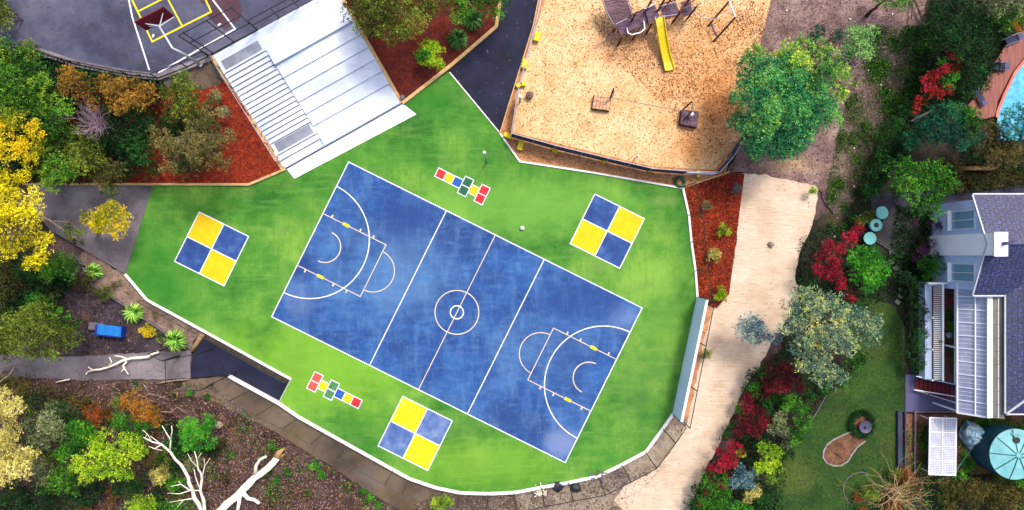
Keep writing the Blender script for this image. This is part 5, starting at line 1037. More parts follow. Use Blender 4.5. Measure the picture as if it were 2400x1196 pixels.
T('eucalypt_tree', 'green eucalypt with a dense crown near the foot of the black court fence', 'tree', [(425, 200, 24), (405, 225, 24), (450, 215, 22), (440, 250, 30), (410, 265, 22), (462, 250, 16), (430, 185, 16)], 8, 'olive', base=(430, 260), leaf=.22)
T('eucalypt_tree', 'wide straggly brown green eucalypt leaning over the left red mulch bank', 'tree', [(480, 265, 20), (500, 245, 18), (465, 300, 24), (440, 320, 24), (500, 300, 22), (375, 320, 22), (395, 345, 22), (410, 370, 18), (520, 335, 22), (540, 320, 16), (400, 390, 18), (430, 400, 22), (470, 385, 22), (505, 380, 20), (535, 385, 14), (380, 345, 16), (450, 345, 24), (480, 335, 24), (430, 355, 20), (465, 365, 20), (490, 350, 16)], 8.2, 'brgreen', base=(455, 340), leaf=.22, bark='bark', dens=.9)
T('shrub', 'grey green tufted shrub at the edge of the left red mulch bank', 'shrub', [(520, 262, 13), (533, 266, 10), (505, 225, 14)], 3.5, 'greyg', leaf=.18)
T('tree', 'dark green shadowy tree filling the middle of the left bank', 'tree', [(300, 280, 34), (340, 300, 36), (290, 330, 34), (330, 350, 36), (350, 385, 26), (300, 385, 30), (270, 300, 24)], 4.8, 'dark', base=(315, 330))
T('tree', 'dark olive tree between the two green masses of the left bank', 'tree', [(185, 320, 26), (215, 345, 30), (190, 375, 32), (225, 375, 22), (165, 350, 22)], 7, 'olive', base=(195, 350), leaf=.22)
T('tree', 'mid green tree overhanging the top end of the concrete path', 'tree', [(115, 360, 30), (140, 395, 32), (105, 410, 26), (160, 415, 18), (125, 430, 18)], 7.5, 'pine', base=(125, 390))
T('tree', 'small olive and brown tree beside the end of the left red mulch', 'tree', [(255, 390, 22), (270, 410, 20), (240, 420, 18), (285, 395, 12)], 5, 'brgreen', base=(258, 405), leaf=.2)
T('sapling', 'thin olive sapling hanging over the timber edging above the concrete path', 'tree', [(258, 440, 14), (272, 448, 12), (245, 452, 11), (262, 462, 8)], 4, 'olive', base=(262, 428), leaf=.17, dens=.7)
T('round_tree', 'round yellow green tree standing over the grey concrete path', 'tree', [(210, 512, 18), (235, 505, 22), (265, 495, 24), (285, 510, 20), (245, 530, 22), (275, 535, 22), (230, 520, 18), (290, 530, 12)], 5.5, 'yellowo', base=(236, 545), leaf=.19, bark='bark_d')
T('sapling', 'thin olive sapling left of the round yellow green tree', 'tree', [(165, 535, 14), (185, 550, 14), (160, 550, 12), (195, 568, 9)], 4, 'olive', base=(180, 572), leaf=.17, dens=.7)
T('bush', 'green bush under the lower right side of the biggest yellow tree', 'shrub', [(150, 605, 20), (170, 620, 20), (140, 630, 20), (165, 640, 18), (115, 640, 20)], 3.4, 'green', leaf=.2)
T('bush', 'dark green bush in the shade below the biggest yellow tree', 'shrub', [(60, 580, 26), (30, 690, 26), (95, 660, 24), (70, 630, 26), (80, 690, 20)], 2.6, 'dark', leaf=.22)
T('bush', 'feathery dark green undergrowth at the head of the shrub strip', 'shrub', [(205, 650, 14), (190, 668, 14), (210, 675, 10)], 1.6, 'darkbrn', leaf=.16)
tuft('cordyline', 'spiky green plant at the head of the shrub strip by the concrete path', 231, 636, 22, 'spike')
tuft('cordyline', 'spiky bright green plant in the middle of the shrub strip', 322, 731, 27, 'spike')
tuft('cordyline', 'spiky bright green plant at the lower end of the shrub strip near the log', 422, 796, 30, 'spike', zt=1.5)
T('bush', 'small round lime bush between two spiky plants in the shrub strip', 'shrub', [(235, 685, 11), (250, 680, 11), (245, 697, 12), (262, 690, 8)], .9, 'olive', leaf=.13, limb=False)
T('bush', 'small golden bush beside the shrub strip above the blue bin', 'shrub', [(335, 775, 9), (348, 770, 10), (358, 779, 9), (345, 784, 8)], .8, 'yellowo', leaf=.13, limb=False)
T('bush', 'tiny green bush next to the small golden bush', 'shrub', [(374, 786, 8), (377, 797, 7)], .6, 'olive', leaf=.12, limb=False)
T('bush', 'sparse brown green shrub on the strip below the turf corner', 'shrub', [(270, 668, 10), (278, 660, 8), (365, 735, 10)], .5, 'brgreen', leaf=.13, dens=.6, limb=False)
T('tree', 'broad mid green tree on the left side above the service path', 'tree', [(30, 760, 34), (70, 745, 34), (105, 760, 34), (140, 775, 32), (165, 800, 24), (55, 800, 32), (100, 805, 30), (20, 815, 26), (125, 830, 16), (-20, 790, 40), (100, 720, 20)], 7, 'olive', base=(90, 790), leaf=.22)
T('tree', 'dark green tree crown tucked behind the broad mid green tree', 'tree', [(110, 722, 26), (140, 750, 26), (170, 770, 20), (90, 705, 18)], 5.5, 'gmid', base=(120, 745))
T('bush', 'dark shaded undergrowth below the straggly brown green eucalypt', 'shrub', [(440, 300, 34), (480, 290, 30), (450, 350, 30), (410, 320, 30), (500, 345, 24), (430, 385, 20), (480, 330, 30), (400, 290, 26)], 3.2, 'dark', leaf=.24, base=(445, 325))
T('bush', 'small dark shrub filling the gap behind the dead mauve shrub', 'shrub', [(250, 330, 24), (235, 255, 22), (210, 300, 24), (265, 350, 20)], 3.4, 'dark', leaf=.22)
# --- lower left
T('pale_tree', 'cream yellow crowned tree at the left edge, highest of the pale crowns', 'tree', [(10, 930, 20), (35, 955, 22), (18, 970, 18), (30, 1000, 18), (-12, 950, 26), (50, 945, 12)], 7, 'cream', base=(20, 970), leaf=.2)
T('pale_tree', 'large cream yellow crowned tree at the left edge near the bottom', 'tree', [(20, 1050, 34), (55, 1070, 28), (20, 1095, 34), (60, 1100, 22), (-20, 1070, 40), (75, 1060, 16), (10, 1030, 22)], 9, 'cream', base=(25, 1075), leaf=.2)
T('tree', 'grey green tree between the cream crowns and the lime tree', 'tree', [(75, 1000, 24), (115, 985, 28), (130, 960, 22), (105, 1030, 26), (135, 1010, 22), (90, 1090, 20), (110, 1110, 22)], 6, 'greyg', base=(110, 1020), leaf=.2)
T('tree', 'deep green tree immediately left of the lime tree', 'tree', [(160, 1020, 26), (185, 1010, 26), (150, 1050, 26), (180, 1045, 24), (200, 1030, 20)], 5.2, 'gmid', base=(170, 1030))
T('lime_tree', 'large lime green tree glowing at the lower left', 'tree', [(245, 1025, 26), (235, 1055, 26), (275, 1060, 30), (310, 1035, 24), (330, 1060, 22), (200, 1080, 24), (235, 1095, 26), (275, 1100, 26), (205, 1115, 20), (300, 1110, 16), (175, 1095, 16), (330, 1030, 16)], 8.5, 'lime', base=(260, 1075), leaf=.2, grow=1.05, thick=.9)
T('tree', 'mid green tree under the lower left side of the lime tree', 'tree', [(110, 1130, 24), (145, 1125, 26), (170, 1140, 20), (130, 1110, 20)], 4.8, 'green', base=(140, 1130))
T('bush', 'rusty red and green shrub above the lime tree', 'shrub', [(218, 965, 18), (240, 960, 18), (255, 972, 14), (230, 982, 14), (200, 975, 12)], 2.6, 'redor', leaf=.18)
T('bush', 'golden orange feathery shrub right of the rusty red one', 'shrub', [(310, 935, 20), (330, 950, 20), (345, 970, 20), (368, 985, 16), (320, 975, 16), (360, 960, 14), (295, 950, 12)], 2.8, 'orange', leaf=.18, dens=.9)
T('bush', 'small olive shrub between the rusty red and golden orange shrubs', 'shrub', [(275, 945, 12), (285, 935, 10)], 2.0, 'olive', leaf=.16)
T('bush', 'vivid green shrub on the leaf litter right of the dead tree tips', 'shrub', [(445, 995, 20), (460, 1010, 22), (440, 1025, 18), (462, 1040, 16), (485, 1005, 16), (495, 985, 14), (495, 1035, 16), (440, 1045, 12)], 3.2, 'bright', leaf=.18)
T('bush', 'dark green low shrub between the lime tree and the dead trees', 'shrub', [(400, 1040, 18), (410, 1060, 14), (380, 1075, 16), (395, 1120, 18)], 1.8, 'gmid', leaf=.18)
T('bush', 'pale grey green shrub below the low dark shrub by the dead trees', 'shrub', [(365, 1110, 14), (385, 1105, 14), (375, 1122, 12), (390, 1118, 8)], 2.4, 'cream', leaf=.15)
T('bush', 'yellow green wispy shrub at the foot of the dead tree fork', 'shrub', [(388, 1062, 12), (395, 1080, 10), (432, 1065, 10)], 1.6, 'olive', leaf=.15, dens=.7)
T('bush', 'pale wispy shrub behind the fine white twigs of the dead tree', 'shrub', [(455, 1080, 14), (445, 1090, 12), (470, 1085, 10)], 1.4, 'greyg', leaf=.14, dens=.7)
T('lime_shrub', 'lime yellow shrub cut by the bottom edge left of the dead trees', 'shrub', [(310, 1185, 16), (335, 1180, 18), (355, 1175, 14), (330, 1205, 24)], 3.0, 'lime', leaf=.18)
T('bush', 'thin orange red shrub near the bottom edge left of the lime shrub', 'shrub', [(262, 1150, 9), (268, 1165, 10), (262, 1180, 9), (200, 1196, 14)], 1.8, 'redor', leaf=.15, dens=.8, limb=False)
T('bush', 'dark green undergrowth mass along the bottom left edge', 'shrub', [(30, 1160, 34), (80, 1165, 34), (130, 1170, 30), (180, 1170, 26), (0, 1195, 30), (60, 1200, 30)], 2.2, 'dark', leaf=.22)
T('bush', 'lime yellow shrub against the fence at the bottom centre', 'shrub', [(1022, 1174, 13), (1038, 1170, 14), (1050, 1178, 12), (1030, 1188, 16)], 1.6, 'lime', leaf=.14)
for x, y, r, lb, p in ((625, 1105, 15, 'dark green weed clump beside the bleached trunk', 'gmid'), (648, 1125, 13, 'dark green weed clump, right neighbour of the one by the trunk', 'gmid'), (738, 1092, 14, 'bright green weed clump below the brown path', 'bright'), (754, 1112, 10, 'small bright green weed clump just under the first bright clump', 'bright'), (672, 1105, 9, 'tiny green weed clump between the dark and bright clumps', 'gmid'), (720, 1155, 10, 'olive weed clump on the leaf litter near the bottom', 'olive'), (850, 1152, 13, 'green weed clump near the bottom below the fence', 'gmid'), (868, 1165, 10, 'small green weed clump right of its larger neighbour near the bottom', 'bright'), (638, 1045, 11, 'green weed clump above the splintered stump', 'gmid'), (445, 920, 9, 'green weed clump beside the fence corner on the litter', 'bright'), (888, 932 + 250, 9, 'green weed clump at the bottom edge below the fence', 'gmid'), (487, 930, 7, 'tiny green weed clump right of the fence corner', 'gmid')):
    T('weed_clump', lb, 'weeds', (x, y, r), .25, p, leaf=.14, dens=.9, limb=False)
# --- dead shrub, left bank
def dead_shrub(px, py, r, z, label, mat, n, ang=None, ln=None, name='dead_shrub', zt=1.0, rad=.022, depth=2, spread=.5):
    SEED[0] += 1; rng = np.random.default_rng(SEED[0]); p = P(px, py, z); b = MB(); ln = ln or r / S
    for i in range(n):
        a = rng.uniform(0, 6.28) if ang is None else ang + rng.normal() * .5
        s_ = p + Vector((rng.uniform(-.3, .3), rng.uniform(-.3, .3), 0)); twigs(b, s_, a, ln * rng.uniform(.3, .62), rad * rng.uniform(.7, 1.4), depth, rng, dz=rng.uniform(0, zt), zmin=z)
    return solid(name, label, 'dead shrub', b, M[mat], p)
dead_shrub(225, 292, 42, 5.4, 'dead mauve grey shrub of fine twigs in the middle of the left bank', 'twig_p', 60, rad=.028)
# --- top centre beds
T('tree', 'large olive green tree over the dark red mulch at the top centre', 'tree', [(830, 20, 34), (870, 40, 36), (905, 65, 32), (930, 30, 38), (965, 50, 32), (985, 10, 40), (890, 0, 40), (940, 80, 22), (850, 70, 16), (920, 100, 12), (1010, 25, 22), (880, -40, 50)], 7.5, 'olive', base=(905, 20), leaf=.22)
T('tree', 'mid green tree at the top edge between the olive tree and the asphalt path', 'tree', [(1060, 10, 30), (1100, -5, 30), (1130, 20, 26), (1160, 10, 24), (1085, 35, 22), (1180, -20, 30), (1170, 35, 14)], 5.5, 'green', base=(1115, 10), leaf=.22)
T('bush', 'round yellow green shrub near the corner of the dark red mulch bed', 'shrub', [(992, 118, 14), (1008, 105, 14), (995, 140, 14), (1012, 145, 16), (1028, 150, 14), (1025, 120, 14), (1005, 128, 14)], 2.6, 'lime', leaf=.16)
T('bush', 'deep green inner growth of the round shrub near the dark red mulch corner', 'shrub', [(1000, 130, 16), (1024, 112, 12), (985, 130, 11)], 2.7, 'bright', leaf=.16)
tuft('agave', 'spiky dark green plant on the dark red mulch, nearer the timber edging', 1074, 98, 28, 'spiked', zt=1.3, n=220)
tuft('agave', 'spiky dark green plant above the other, under the mid green tree', 1108, 54, 28, 'spiked', zt=1.6, n=220)
# --- right of the playground
T('bottlebrush_tree', 'very large teal green tree with lime lit upper side beside the playground', 'tree', [(1800, 200, 40), (1850, 190, 50), (1900, 210, 46), (1765, 250, 40), (1820, 260, 56), (1880, 275, 50), (1760, 310, 36), (1800, 330, 46), (1850, 330, 40), (1930, 265, 34), (1770, 345, 26), (1830, 355, 24), (1750, 210, 26), (1840, 225, 44), (1790, 280, 40), (1860, 300, 44), (1800, 165, 26), (1840, 160, 28), (1725, 285, 22), (1725, 235, 18)], 8.5, 'teal', base=(1840, 260), leaf=.22, dens=1.5, thick=.95)
T('bottlebrush_tree', 'lime yellow crown painting sunlight onto the upper right side of the very large teal tree', 'tree', [(1880, 110, 24), (1915, 125, 28), (1950, 150, 30), (1970, 185, 26), (1850, 120, 20), (1960, 215, 22), (1925, 170, 22), (1940, 235, 14), (1830, 130, 20), (1875, 150, 24), (1900, 190, 20)], 7.8, 'teallit', base=(1910, 190), leaf=.24)  # separate crown whose lime colour paints the sunlit side of the teal tree
T('tree', 'smaller teal green tree crown between the playground and the very large teal tree', 'tree', [(1745, 160, 24), (1765, 135, 22), (1780, 160, 18), (1740, 190, 18), (1770, 180, 18)], 6.8, 'teal', base=(1775, 200), leaf=.22)
T('bush', 'lime foliage painting a sunlit top above the smaller teal crown near the wire fence', 'shrub', [(1765, 118, 16), (1785, 128, 13), (1752, 128, 10)], 6.6, 'teallit', base=(1780, 190), leaf=.2)  # lime leaf colour paints the sunlit top of the smaller crown
T('tree', 'light green tree on the bare slope, upper right of the very large teal tree', 'tree', [(2000, 90, 28), (2030, 80, 22), (2020, 115, 22), (1990, 120, 20), (2040, 105, 14)], 5.5, 'lightg', base=(2000, 120), leaf=.22)
T('bush', 'dark teal shrub behind the lime crown of the very large teal tree', 'shrub', [(1915, 75, 16), (1960, 85, 16), (1905, 90, 14), (1985, 150, 20)], 3.5, 'tealdark', leaf=.2)
T('tree', 'dark green tree cut by the top edge above the bare slope', 'tree', [(2075, -5, 24), (2100, 0, 22), (2120, -20, 26)], 5, 'gmid', leaf=.22)
T('tree', 'dark green tree over the top of the pool garden, left side', 'tree', [(2230, 60, 26), (2265, 80, 30), (2290, 60, 30), (2250, 110, 26), (2300, 100, 26), (2330, 60, 28), (2225, 95, 20), (2280, 130, 22)], 5.5, 'dark', base=(2270, 90), leaf=.22)
T('tree', 'grey green tree at the top right corner', 'tree', [(2310, 5, 26), (2345, 0, 26), (2380, 10, 26), (2400, -10, 30), (2330, 30, 16)], 7, 'greyg', base=(2350, 0), leaf=.22)
T('tree', 'bright green tree below the grey green corner tree', 'tree', [(2340, 40, 20), (2370, 35, 20), (2395, 40, 22), (2350, 62, 12)], 6, 'green', base=(2370, 35), leaf=.2)
T('bush', 'orange brown shrub at the right edge above the pool deck', 'shrub', [(2378, 58, 13), (2396, 66, 12), (2365, 70, 8)], 2.0, 'orange', leaf=.16)
T('hedge', 'dark green hedge between the red flowering bush and the pool deck', 'hedge', [(2300, 130, 22), (2315, 160, 24), (2290, 175, 26), (2300, 200, 18), (2270, 190, 22), (2265, 220, 20), (2245, 240, 16), (2240, 160, 24)], 3.0, 'dark', leaf=.2)
T('bougainvillea', 'red and magenta flowering bush climbing above the old grey paling fence', 'flowering shrub', [(2258, 105, 9), (2228, 128, 10), (2245, 140, 10), (2215, 160, 12), (2190, 185, 16), (2205, 165, 12), (2175, 215, 16), (2200, 220, 12), (2155, 235, 14), (2222, 210, 10), (2240, 160, 8), (2165, 190, 10), (2145, 255, 9)], 3.4, 'fire', leaf=.17, dens=.9)
T('bush', 'green leafy growth woven through the red and magenta flowering bush', 'shrub', [(2240, 130, 12), (2215, 185, 16), (2235, 175, 13), (2225, 200, 12), (2250, 120, 10), (2205, 145, 10)], 3.2, 'bright', leaf=.17, dens=.8)
T('tree', 'broad teal green tree between the pool deck and the house', 'tree', [(2150, 300, 28), (2190, 280, 30), (2230, 270, 26), (2180, 320, 32), (2220, 310, 30), (2260, 290, 26), (2270, 320, 24), (2130, 330, 20), (2240, 340, 24)], 5.5, 'tealdark', base=(2200, 310), leaf=.22)
T('tree', 'yellowish green tree crown touching the lower corner of the pool deck', 'tree', [(2255, 262, 18), (2280, 272, 20), (2275, 300, 18), (2240, 258, 12), (2295, 290, 12)], 6, 'green', base=(2265, 285), leaf=.2)
T('tree', 'olive brown tree below the pool at the right', 'tree', [(2320, 310, 26), (2345, 330, 26), (2300, 345, 24), (2330, 360, 26), (2370, 350, 26), (2365, 375, 22), (2395, 365, 22)], 5, 'darkbrn', base=(2340, 340), leaf=.2)
T('tree', 'blue green tree overhanging the pool water at the right edge', 'tree', [(2360, 270, 14), (2385, 265, 18), (2400, 290, 22), (2375, 310, 18), (2395, 320, 20), (2350, 290, 12)], 5.5, 'blueg', base=(2385, 340), leaf=.2)
T('tree', 'vivid green tree above the turquoise garden tables', 'tree', [(2110, 400, 30), (2150, 410, 32), (2190, 400, 30), (2130, 440, 30), (2170, 450, 30), (2140, 480, 24), (2180, 480, 24), (2215, 430, 22), (2095, 440, 20), (2190, 500, 16)], 5.8, 'gmid', base=(2150, 440), leaf=.24)
T('bush', 'dark shrub mass between the vivid green tree and the bare slope', 'shrub', [(2060, 400, 30), (2080, 360, 30), (2050, 450, 24), (2100, 350, 24), (2075, 310, 24)], 2.4, 'dark', leaf=.22)
T('hedge', 'dark green hedge row north of the house roof', 'hedge', [(2240, 395, 18), (2290, 425, 20), (2340, 420, 20), (2390, 415, 20), (2240, 440, 14)], 2.2, 'darkbrn', leaf=.2)
T('maple_tree', 'crimson red maple beside the jute matting and the garden tables', 'tree', [(2005, 545, 14), (1990, 560, 16), (1965, 580, 16), (1940, 575, 14), (1950, 605, 18), (1925, 600, 14), (1930, 640, 18), (1955, 645, 18), (1970, 665, 14), (1985, 685, 12), (1915, 630, 12), (2000, 555, 10), (1995, 700, 8), (2010, 530, 8)], 3.6, 'red', leaf=.17)
T('round_bush', 'round bright green bush right of the crimson maple', 'shrub', [(2010, 600, 22), (2040, 605, 24), (2060, 625, 22), (2035, 640, 26), (2010, 640, 22), (2060, 655, 18), (2030, 670, 18), (2000, 620, 16)], 3.6, 'bright', leaf=.2)
T('round_bush', 'smaller dark green round bush against the house corner', 'shrub', [(2165, 620, 16), (2185, 610, 16), (2195, 630, 16), (2175, 640, 16), (2180, 625, 16)], 2.4, 'gmid', leaf=.16)
T('bush', 'purple leaved bush between the dark paving and the house wall', 'shrub', [(2165, 590, 14), (2150, 600, 13), (2195, 535, 12), (2185, 520, 11), (2178, 572, 12), (2145, 520, 9), (2195, 595, 10)], 1.8, 'purple', leaf=.15)
T('bush', 'green bush with yellow tips left of the topmost turquoise table', 'shrub', [(2035, 510, 13), (2022, 520, 10), (2045, 500, 8), (2008, 516, 8)], .9, 'olive', leaf=.15, limb=False)
T('silver_tree', 'large silver and yellow green tree at the end of the jute matting', 'tree', [(1880, 700, 26), (1850, 720, 26), (1900, 730, 32), (1940, 710, 28), (1960, 745, 32), (1850, 760, 28), (1900, 780, 36), (1950, 795, 34), (2000, 740, 30), (2030, 755, 26), (2040, 790, 22), (1870, 810, 28), (1910, 830, 30), (1990, 800, 28), (1880, 850, 22), (1930, 870, 30), (1960, 880, 24), (1900, 690, 20)], 8, 'silver', base=(1910, 790), leaf=.22, bark='bark')
T('silver_tree', 'smaller silver green crown reaching over the jute matting from the large one', 'tree', [(1735, 760, 16), (1755, 750, 18), (1775, 765, 20), (1760, 785, 18), (1790, 785, 18), (1740, 785, 14), (1815, 790, 14)], 4.5, 'silverb', base=(1780, 800), leaf=.2, bark='bark')
T('bush', 'dark green shrub under the right side of the large silver tree', 'shrub', [(1990, 845, 22), (2010, 855, 16), (1970, 895, 18), (1985, 875, 16), (1930, 915, 14), (2020, 835, 14)], 2.6, 'gmid', leaf=.2)
T('bush', 'mid green shrub in the border left of the lawn', 'shrub', [(1870, 960, 22), (1885, 985, 20), (1870, 1010, 20), (1850, 940, 20), (1865, 1030, 14), (1895, 925, 14)], 2.8, 'gmid', leaf=.2)
T('maple_tree', 'dark crimson shrub under the left side of the large silver tree', 'shrub', [(1830, 870, 22), (1855, 880, 18), (1805, 890, 18), (1820, 905, 20), (1845, 905, 16), (1870, 905, 14), (1800, 860, 12), (1790, 920, 14)], 3.0, 'reddk', leaf=.17)
T('maple_tree', 'dark red twiggy shrub halfway down the border beside the matting', 'shrub', [(1750, 950, 20), (1775, 970, 20), (1740, 985, 18), (1765, 1005, 20), (1790, 990, 14), (1730, 1010, 14), (1755, 930, 12)], 2.4, 'reddk', leaf=.17)
T('maple_tree', 'lowest crimson shrub along the border beside the matting', 'shrub', [(1720, 1045, 16), (1700, 1065, 16), (1690, 1090, 16), (1715, 1080, 14), (1735, 1055, 12), (1680, 1050, 10), (1665, 1100, 10)], 2.2, 'red', leaf=.16)
T('bush', 'dark green shrub between the crimson shrubs and the mid green border shrub', 'shrub', [(1760, 880, 14), (1745, 905, 12), (1755, 1040, 18), (1720, 1000, 14), (1830, 940, 18), (1800, 960, 14)], 1.8, 'dark', leaf=.18)
T('bush', 'grey green feathery shrub on the lawn side of the dark red shrub', 'shrub', [(1825, 985, 16), (1835, 1010, 16), (1815, 1000, 14), (1845, 1035, 12), (1838, 965, 8)], 2.6, 'greyg', leaf=.17)
T('round_bush', 'vivid yellow green bush at the lawn edge near the bottom', 'shrub', [(1790, 1050, 18), (1815, 1060, 18), (1800, 1085, 20), (1820, 1095, 16), (1780, 1095, 12), (1735, 1060, 10), (1805, 1120, 12)], 2.8, 'lime', leaf=.18)
T('bush', 'slate green shrub left of the vivid yellow green bush', 'shrub', [(1735, 1110, 18), (1750, 1130, 18), (1725, 1130, 14), (1760, 1105, 12)], 2.6, 'silverb', leaf=.17)
T('bush', 'pale green shrub just below the slate green shrub', 'shrub', [(1760, 1160, 14), (1775, 1150, 10), (1750, 1170, 10)], 2.2, 'cream', leaf=.15)
T('bush', 'dark green shrub along the matting at the bottom edge', 'shrub', [(1660, 1130, 20), (1685, 1140, 22), (1650, 1165, 22), (1690, 1170, 20), (1670, 1190, 20), (1640, 1190, 16), (1705, 1120, 14)], 2.2, 'gmid', leaf=.18)
T('bush', 'bright green shrub cut by the bottom edge between the dark shrub and the lawn', 'shrub', [(1715, 1185, 16), (1735, 1195, 16), (1700, 1200, 14), (1750, 1200, 14)], 2.4, 'bright', leaf=.17)
T('bush', 'dark green shrub on the lawn side at the bottom edge', 'shrub', [(1790, 1170, 20), (1780, 1195, 20), (1805, 1150, 12)], 1.6, 'dark', leaf=.18)
T('hedge', 'tall dark green hedge between the lawn and the veranda', 'hedge', [(2150, 665, 18), (2145, 695, 18), (2155, 725, 20), (2145, 755, 18), (2155, 785, 20), (2148, 815, 20), (2152, 845, 18), (2145, 865, 14), (2120, 650, 14)], 2.4, 'dark', leaf=.2)
T('climbing_plant', 'green climbing plant with long shoots along the veranda gap', 'plant', [(2225, 740, 12), (2222, 765, 12), (2232, 790, 10), (2228, 815, 10), (2234, 845, 10), (2218, 725, 8), (2230, 865, 7), (2205, 800, 6)], 2.3, 'gmid', leaf=.15)
T('bush', 'low green bush under the white patio roof end beside the house', 'shrub', [(2300, 985, 14), (2325, 990, 12), (2345, 1000, 14), (2365, 990, 12)], .9, 'gmid', leaf=.14, limb=False)
T('vegetable_patch', 'leafy green vegetables left of the white garden frame', 'plant', [(2166, 1000, 9), (2166, 1020, 8), (2168, 1045, 9), (2163, 1075, 8), (2160, 1095, 9)], .3, 'gmid', leaf=.13, limb=False, z0=-.22)
T('vegetable_patch', 'leafy green vegetables right of the white garden frame', 'plant', [(2256, 1075, 10), (2262, 1095, 12), (2255, 1112, 10), (2275, 1085, 10), (2262, 1060, 8)], .4, 'bright', leaf=.14, limb=False, z0=-.22)
T('bush', 'green ground cover mass below the water tank in the bottom right corner', 'shrub', [(2280, 1150, 30), (2330, 1150, 34), (2380, 1160, 36), (2240, 1145, 24), (2260, 1185, 30), (2320, 1190, 34), (2400, 1140, 24), (2210, 1130, 18), (2220, 1175, 22), (2160, 1120, 14)], 1.6, 'darkbrn', leaf=.2, limb=False)
T('bush', 'green bush in front of the lid of the water tank', 'shrub', [(2350, 1115, 12), (2375, 1120, 12), (2395, 1125, 14)], 2.3, 'gmid', leaf=.16)
T('bush', 'low olive undergrowth on the dark soil between the service path and cream crowns', 'shrub', [(60, 900, 26), (20, 890, 26), (110, 915, 18)], 1.2, 'darkbrn', leaf=.22, limb=False)
T('bush', 'dark green growth packed behind the grey green tree at the lower left', 'shrub', [(95, 945, 24), (150, 965, 24), (180, 985, 20), (60, 1020, 24), (85, 1045, 24)], 3.6, 'dark', leaf=.22, limb=False)
T('bush', 'deep green growth between the lime crown and the orange shrubs', 'shrub', [(215, 1010, 24), (300, 1000, 24), (340, 1010, 22), (280, 985, 18)], 3.0, 'gmid', leaf=.22, limb=False)
T('bush', 'dark green growth along the lower side of the lime crown', 'shrub', [(240, 1140, 24), (290, 1140, 24), (330, 1130, 22), (210, 1160, 24), (370, 1150, 20)], 2.0, 'dark', leaf=.22, limb=False)
T('bush', 'dark green growth around the foot of the vivid green shrub', 'shrub', [(410, 1005, 18), (420, 1030, 20), (430, 1060, 18), (415, 1085, 18), (500, 1060, 14), (480, 1050, 16)], 1.6, 'dark', leaf=.22, limb=False)
T('bush', 'brown green tangle in the shade at the left edge under the yellow crown', 'shrub', [(20, 640, 30), (60, 660, 26), (10, 690, 24), (120, 690, 18)], 2.0, 'darkbrn', leaf=.22, limb=False)
T('bush', 'dark shaded shrub below the crimson maple beside the silver crown', 'shrub', [(1905, 690, 16), (1890, 660, 14), (1900, 640, 12), (2000, 715, 14), (1975, 700, 12)], 1.6, 'dark', leaf=.2, limb=False)
T('bush', 'green growth showing between the dark crimson shrubs of the border', 'shrub', [(1790, 870, 16), (1765, 915, 16), (1800, 935, 16), (1735, 955, 14), (1820, 920, 16)], 1.6, 'gmid', leaf=.2, limb=False)
T('bush', 'shaded green growth filling the lower border around the red shrubs', 'shrub', [(1700, 1020, 14), (1720, 1100, 18), (1690, 1110, 16), (1770, 1080, 14), (1740, 1020, 14), (1785, 1020, 16), (1850, 1065, 12)], 1.6, 'dark', leaf=.2, limb=False)
T('bush', 'shadowy green shrub against the matting in the bottom corner of the border', 'shrub', [(1640, 1150, 16), (1625, 1180, 18), (1660, 1110, 16), (1650, 1200, 20), (1770, 1190, 20)], 1.5, 'dark', leaf=.2, limb=False)
T('bush', 'scattered dark red sprays over the shrubs at the bottom of the border', 'shrub', [(1670, 1120, 8), (1690, 1135, 9), (1655, 1150, 8), (1710, 1110, 9), (1640, 1175, 7)], 2.6, 'reddk', leaf=.2, limb=False)
T('bush', 'dark green tree mass at the top edge left of the grey green corner tree', 'shrub', [(2230, 20, 30), (2280, 10, 30), (2190, 30, 26), (2200, 90, 24), (2170, 60, 20)], 3.0, 'dark', leaf=.2, limb=False)
T('bush', 'dark shrub at the left foot of the red flowering bush', 'shrub', [(2100, 290, 22), (2125, 260, 20), (2100, 330, 24), (2140, 240, 16)], 1.8, 'dark', leaf=.2, limb=False)
T('bush', 'dark shaded hedge under the olive brown tree by the timber rail', 'shrub', [(2290, 380, 20), (2340, 385, 20), (2385, 395, 18), (2260, 355, 22)], 2.6, 'dark', leaf=.2, limb=False)
T('bush', 'olive shrub wedged between the cream crown and the lime crown', 'shrub', [(120, 1075, 20), (145, 1090, 18), (100, 1060, 16)], 3.0, 'olive', leaf=.2, limb=False)
T('bush', 'brown green shrub at the right foot of the lime crown', 'shrub', [(360, 1080, 20), (345, 1060, 16), (385, 1095, 16)], 2.0, 'darkbrn', leaf=.2, limb=False)
T('bush', 'low brown green shrub above the grey green tree on the dark litter', 'shrub', [(150, 925, 18), (185, 935, 20), (130, 945, 16), (205, 945, 14)], 1.4, 'darkbrn', leaf=.2, limb=False)
T('bush', 'low green shrub behind the bleached dead tree at the bottom', 'shrub', [(420, 1140, 22), (385, 1185, 22), (430, 1185, 20), (410, 1120, 14)], 1.4, 'gmid', leaf=.2, limb=False)
T('bush', 'small brown green weeds between the vivid green shrub and the bleached log', 'shrub', [(520, 1040, 12), (505, 1055, 12), (530, 1120, 12)], 0.8, 'darkbrn', leaf=.2, limb=False)
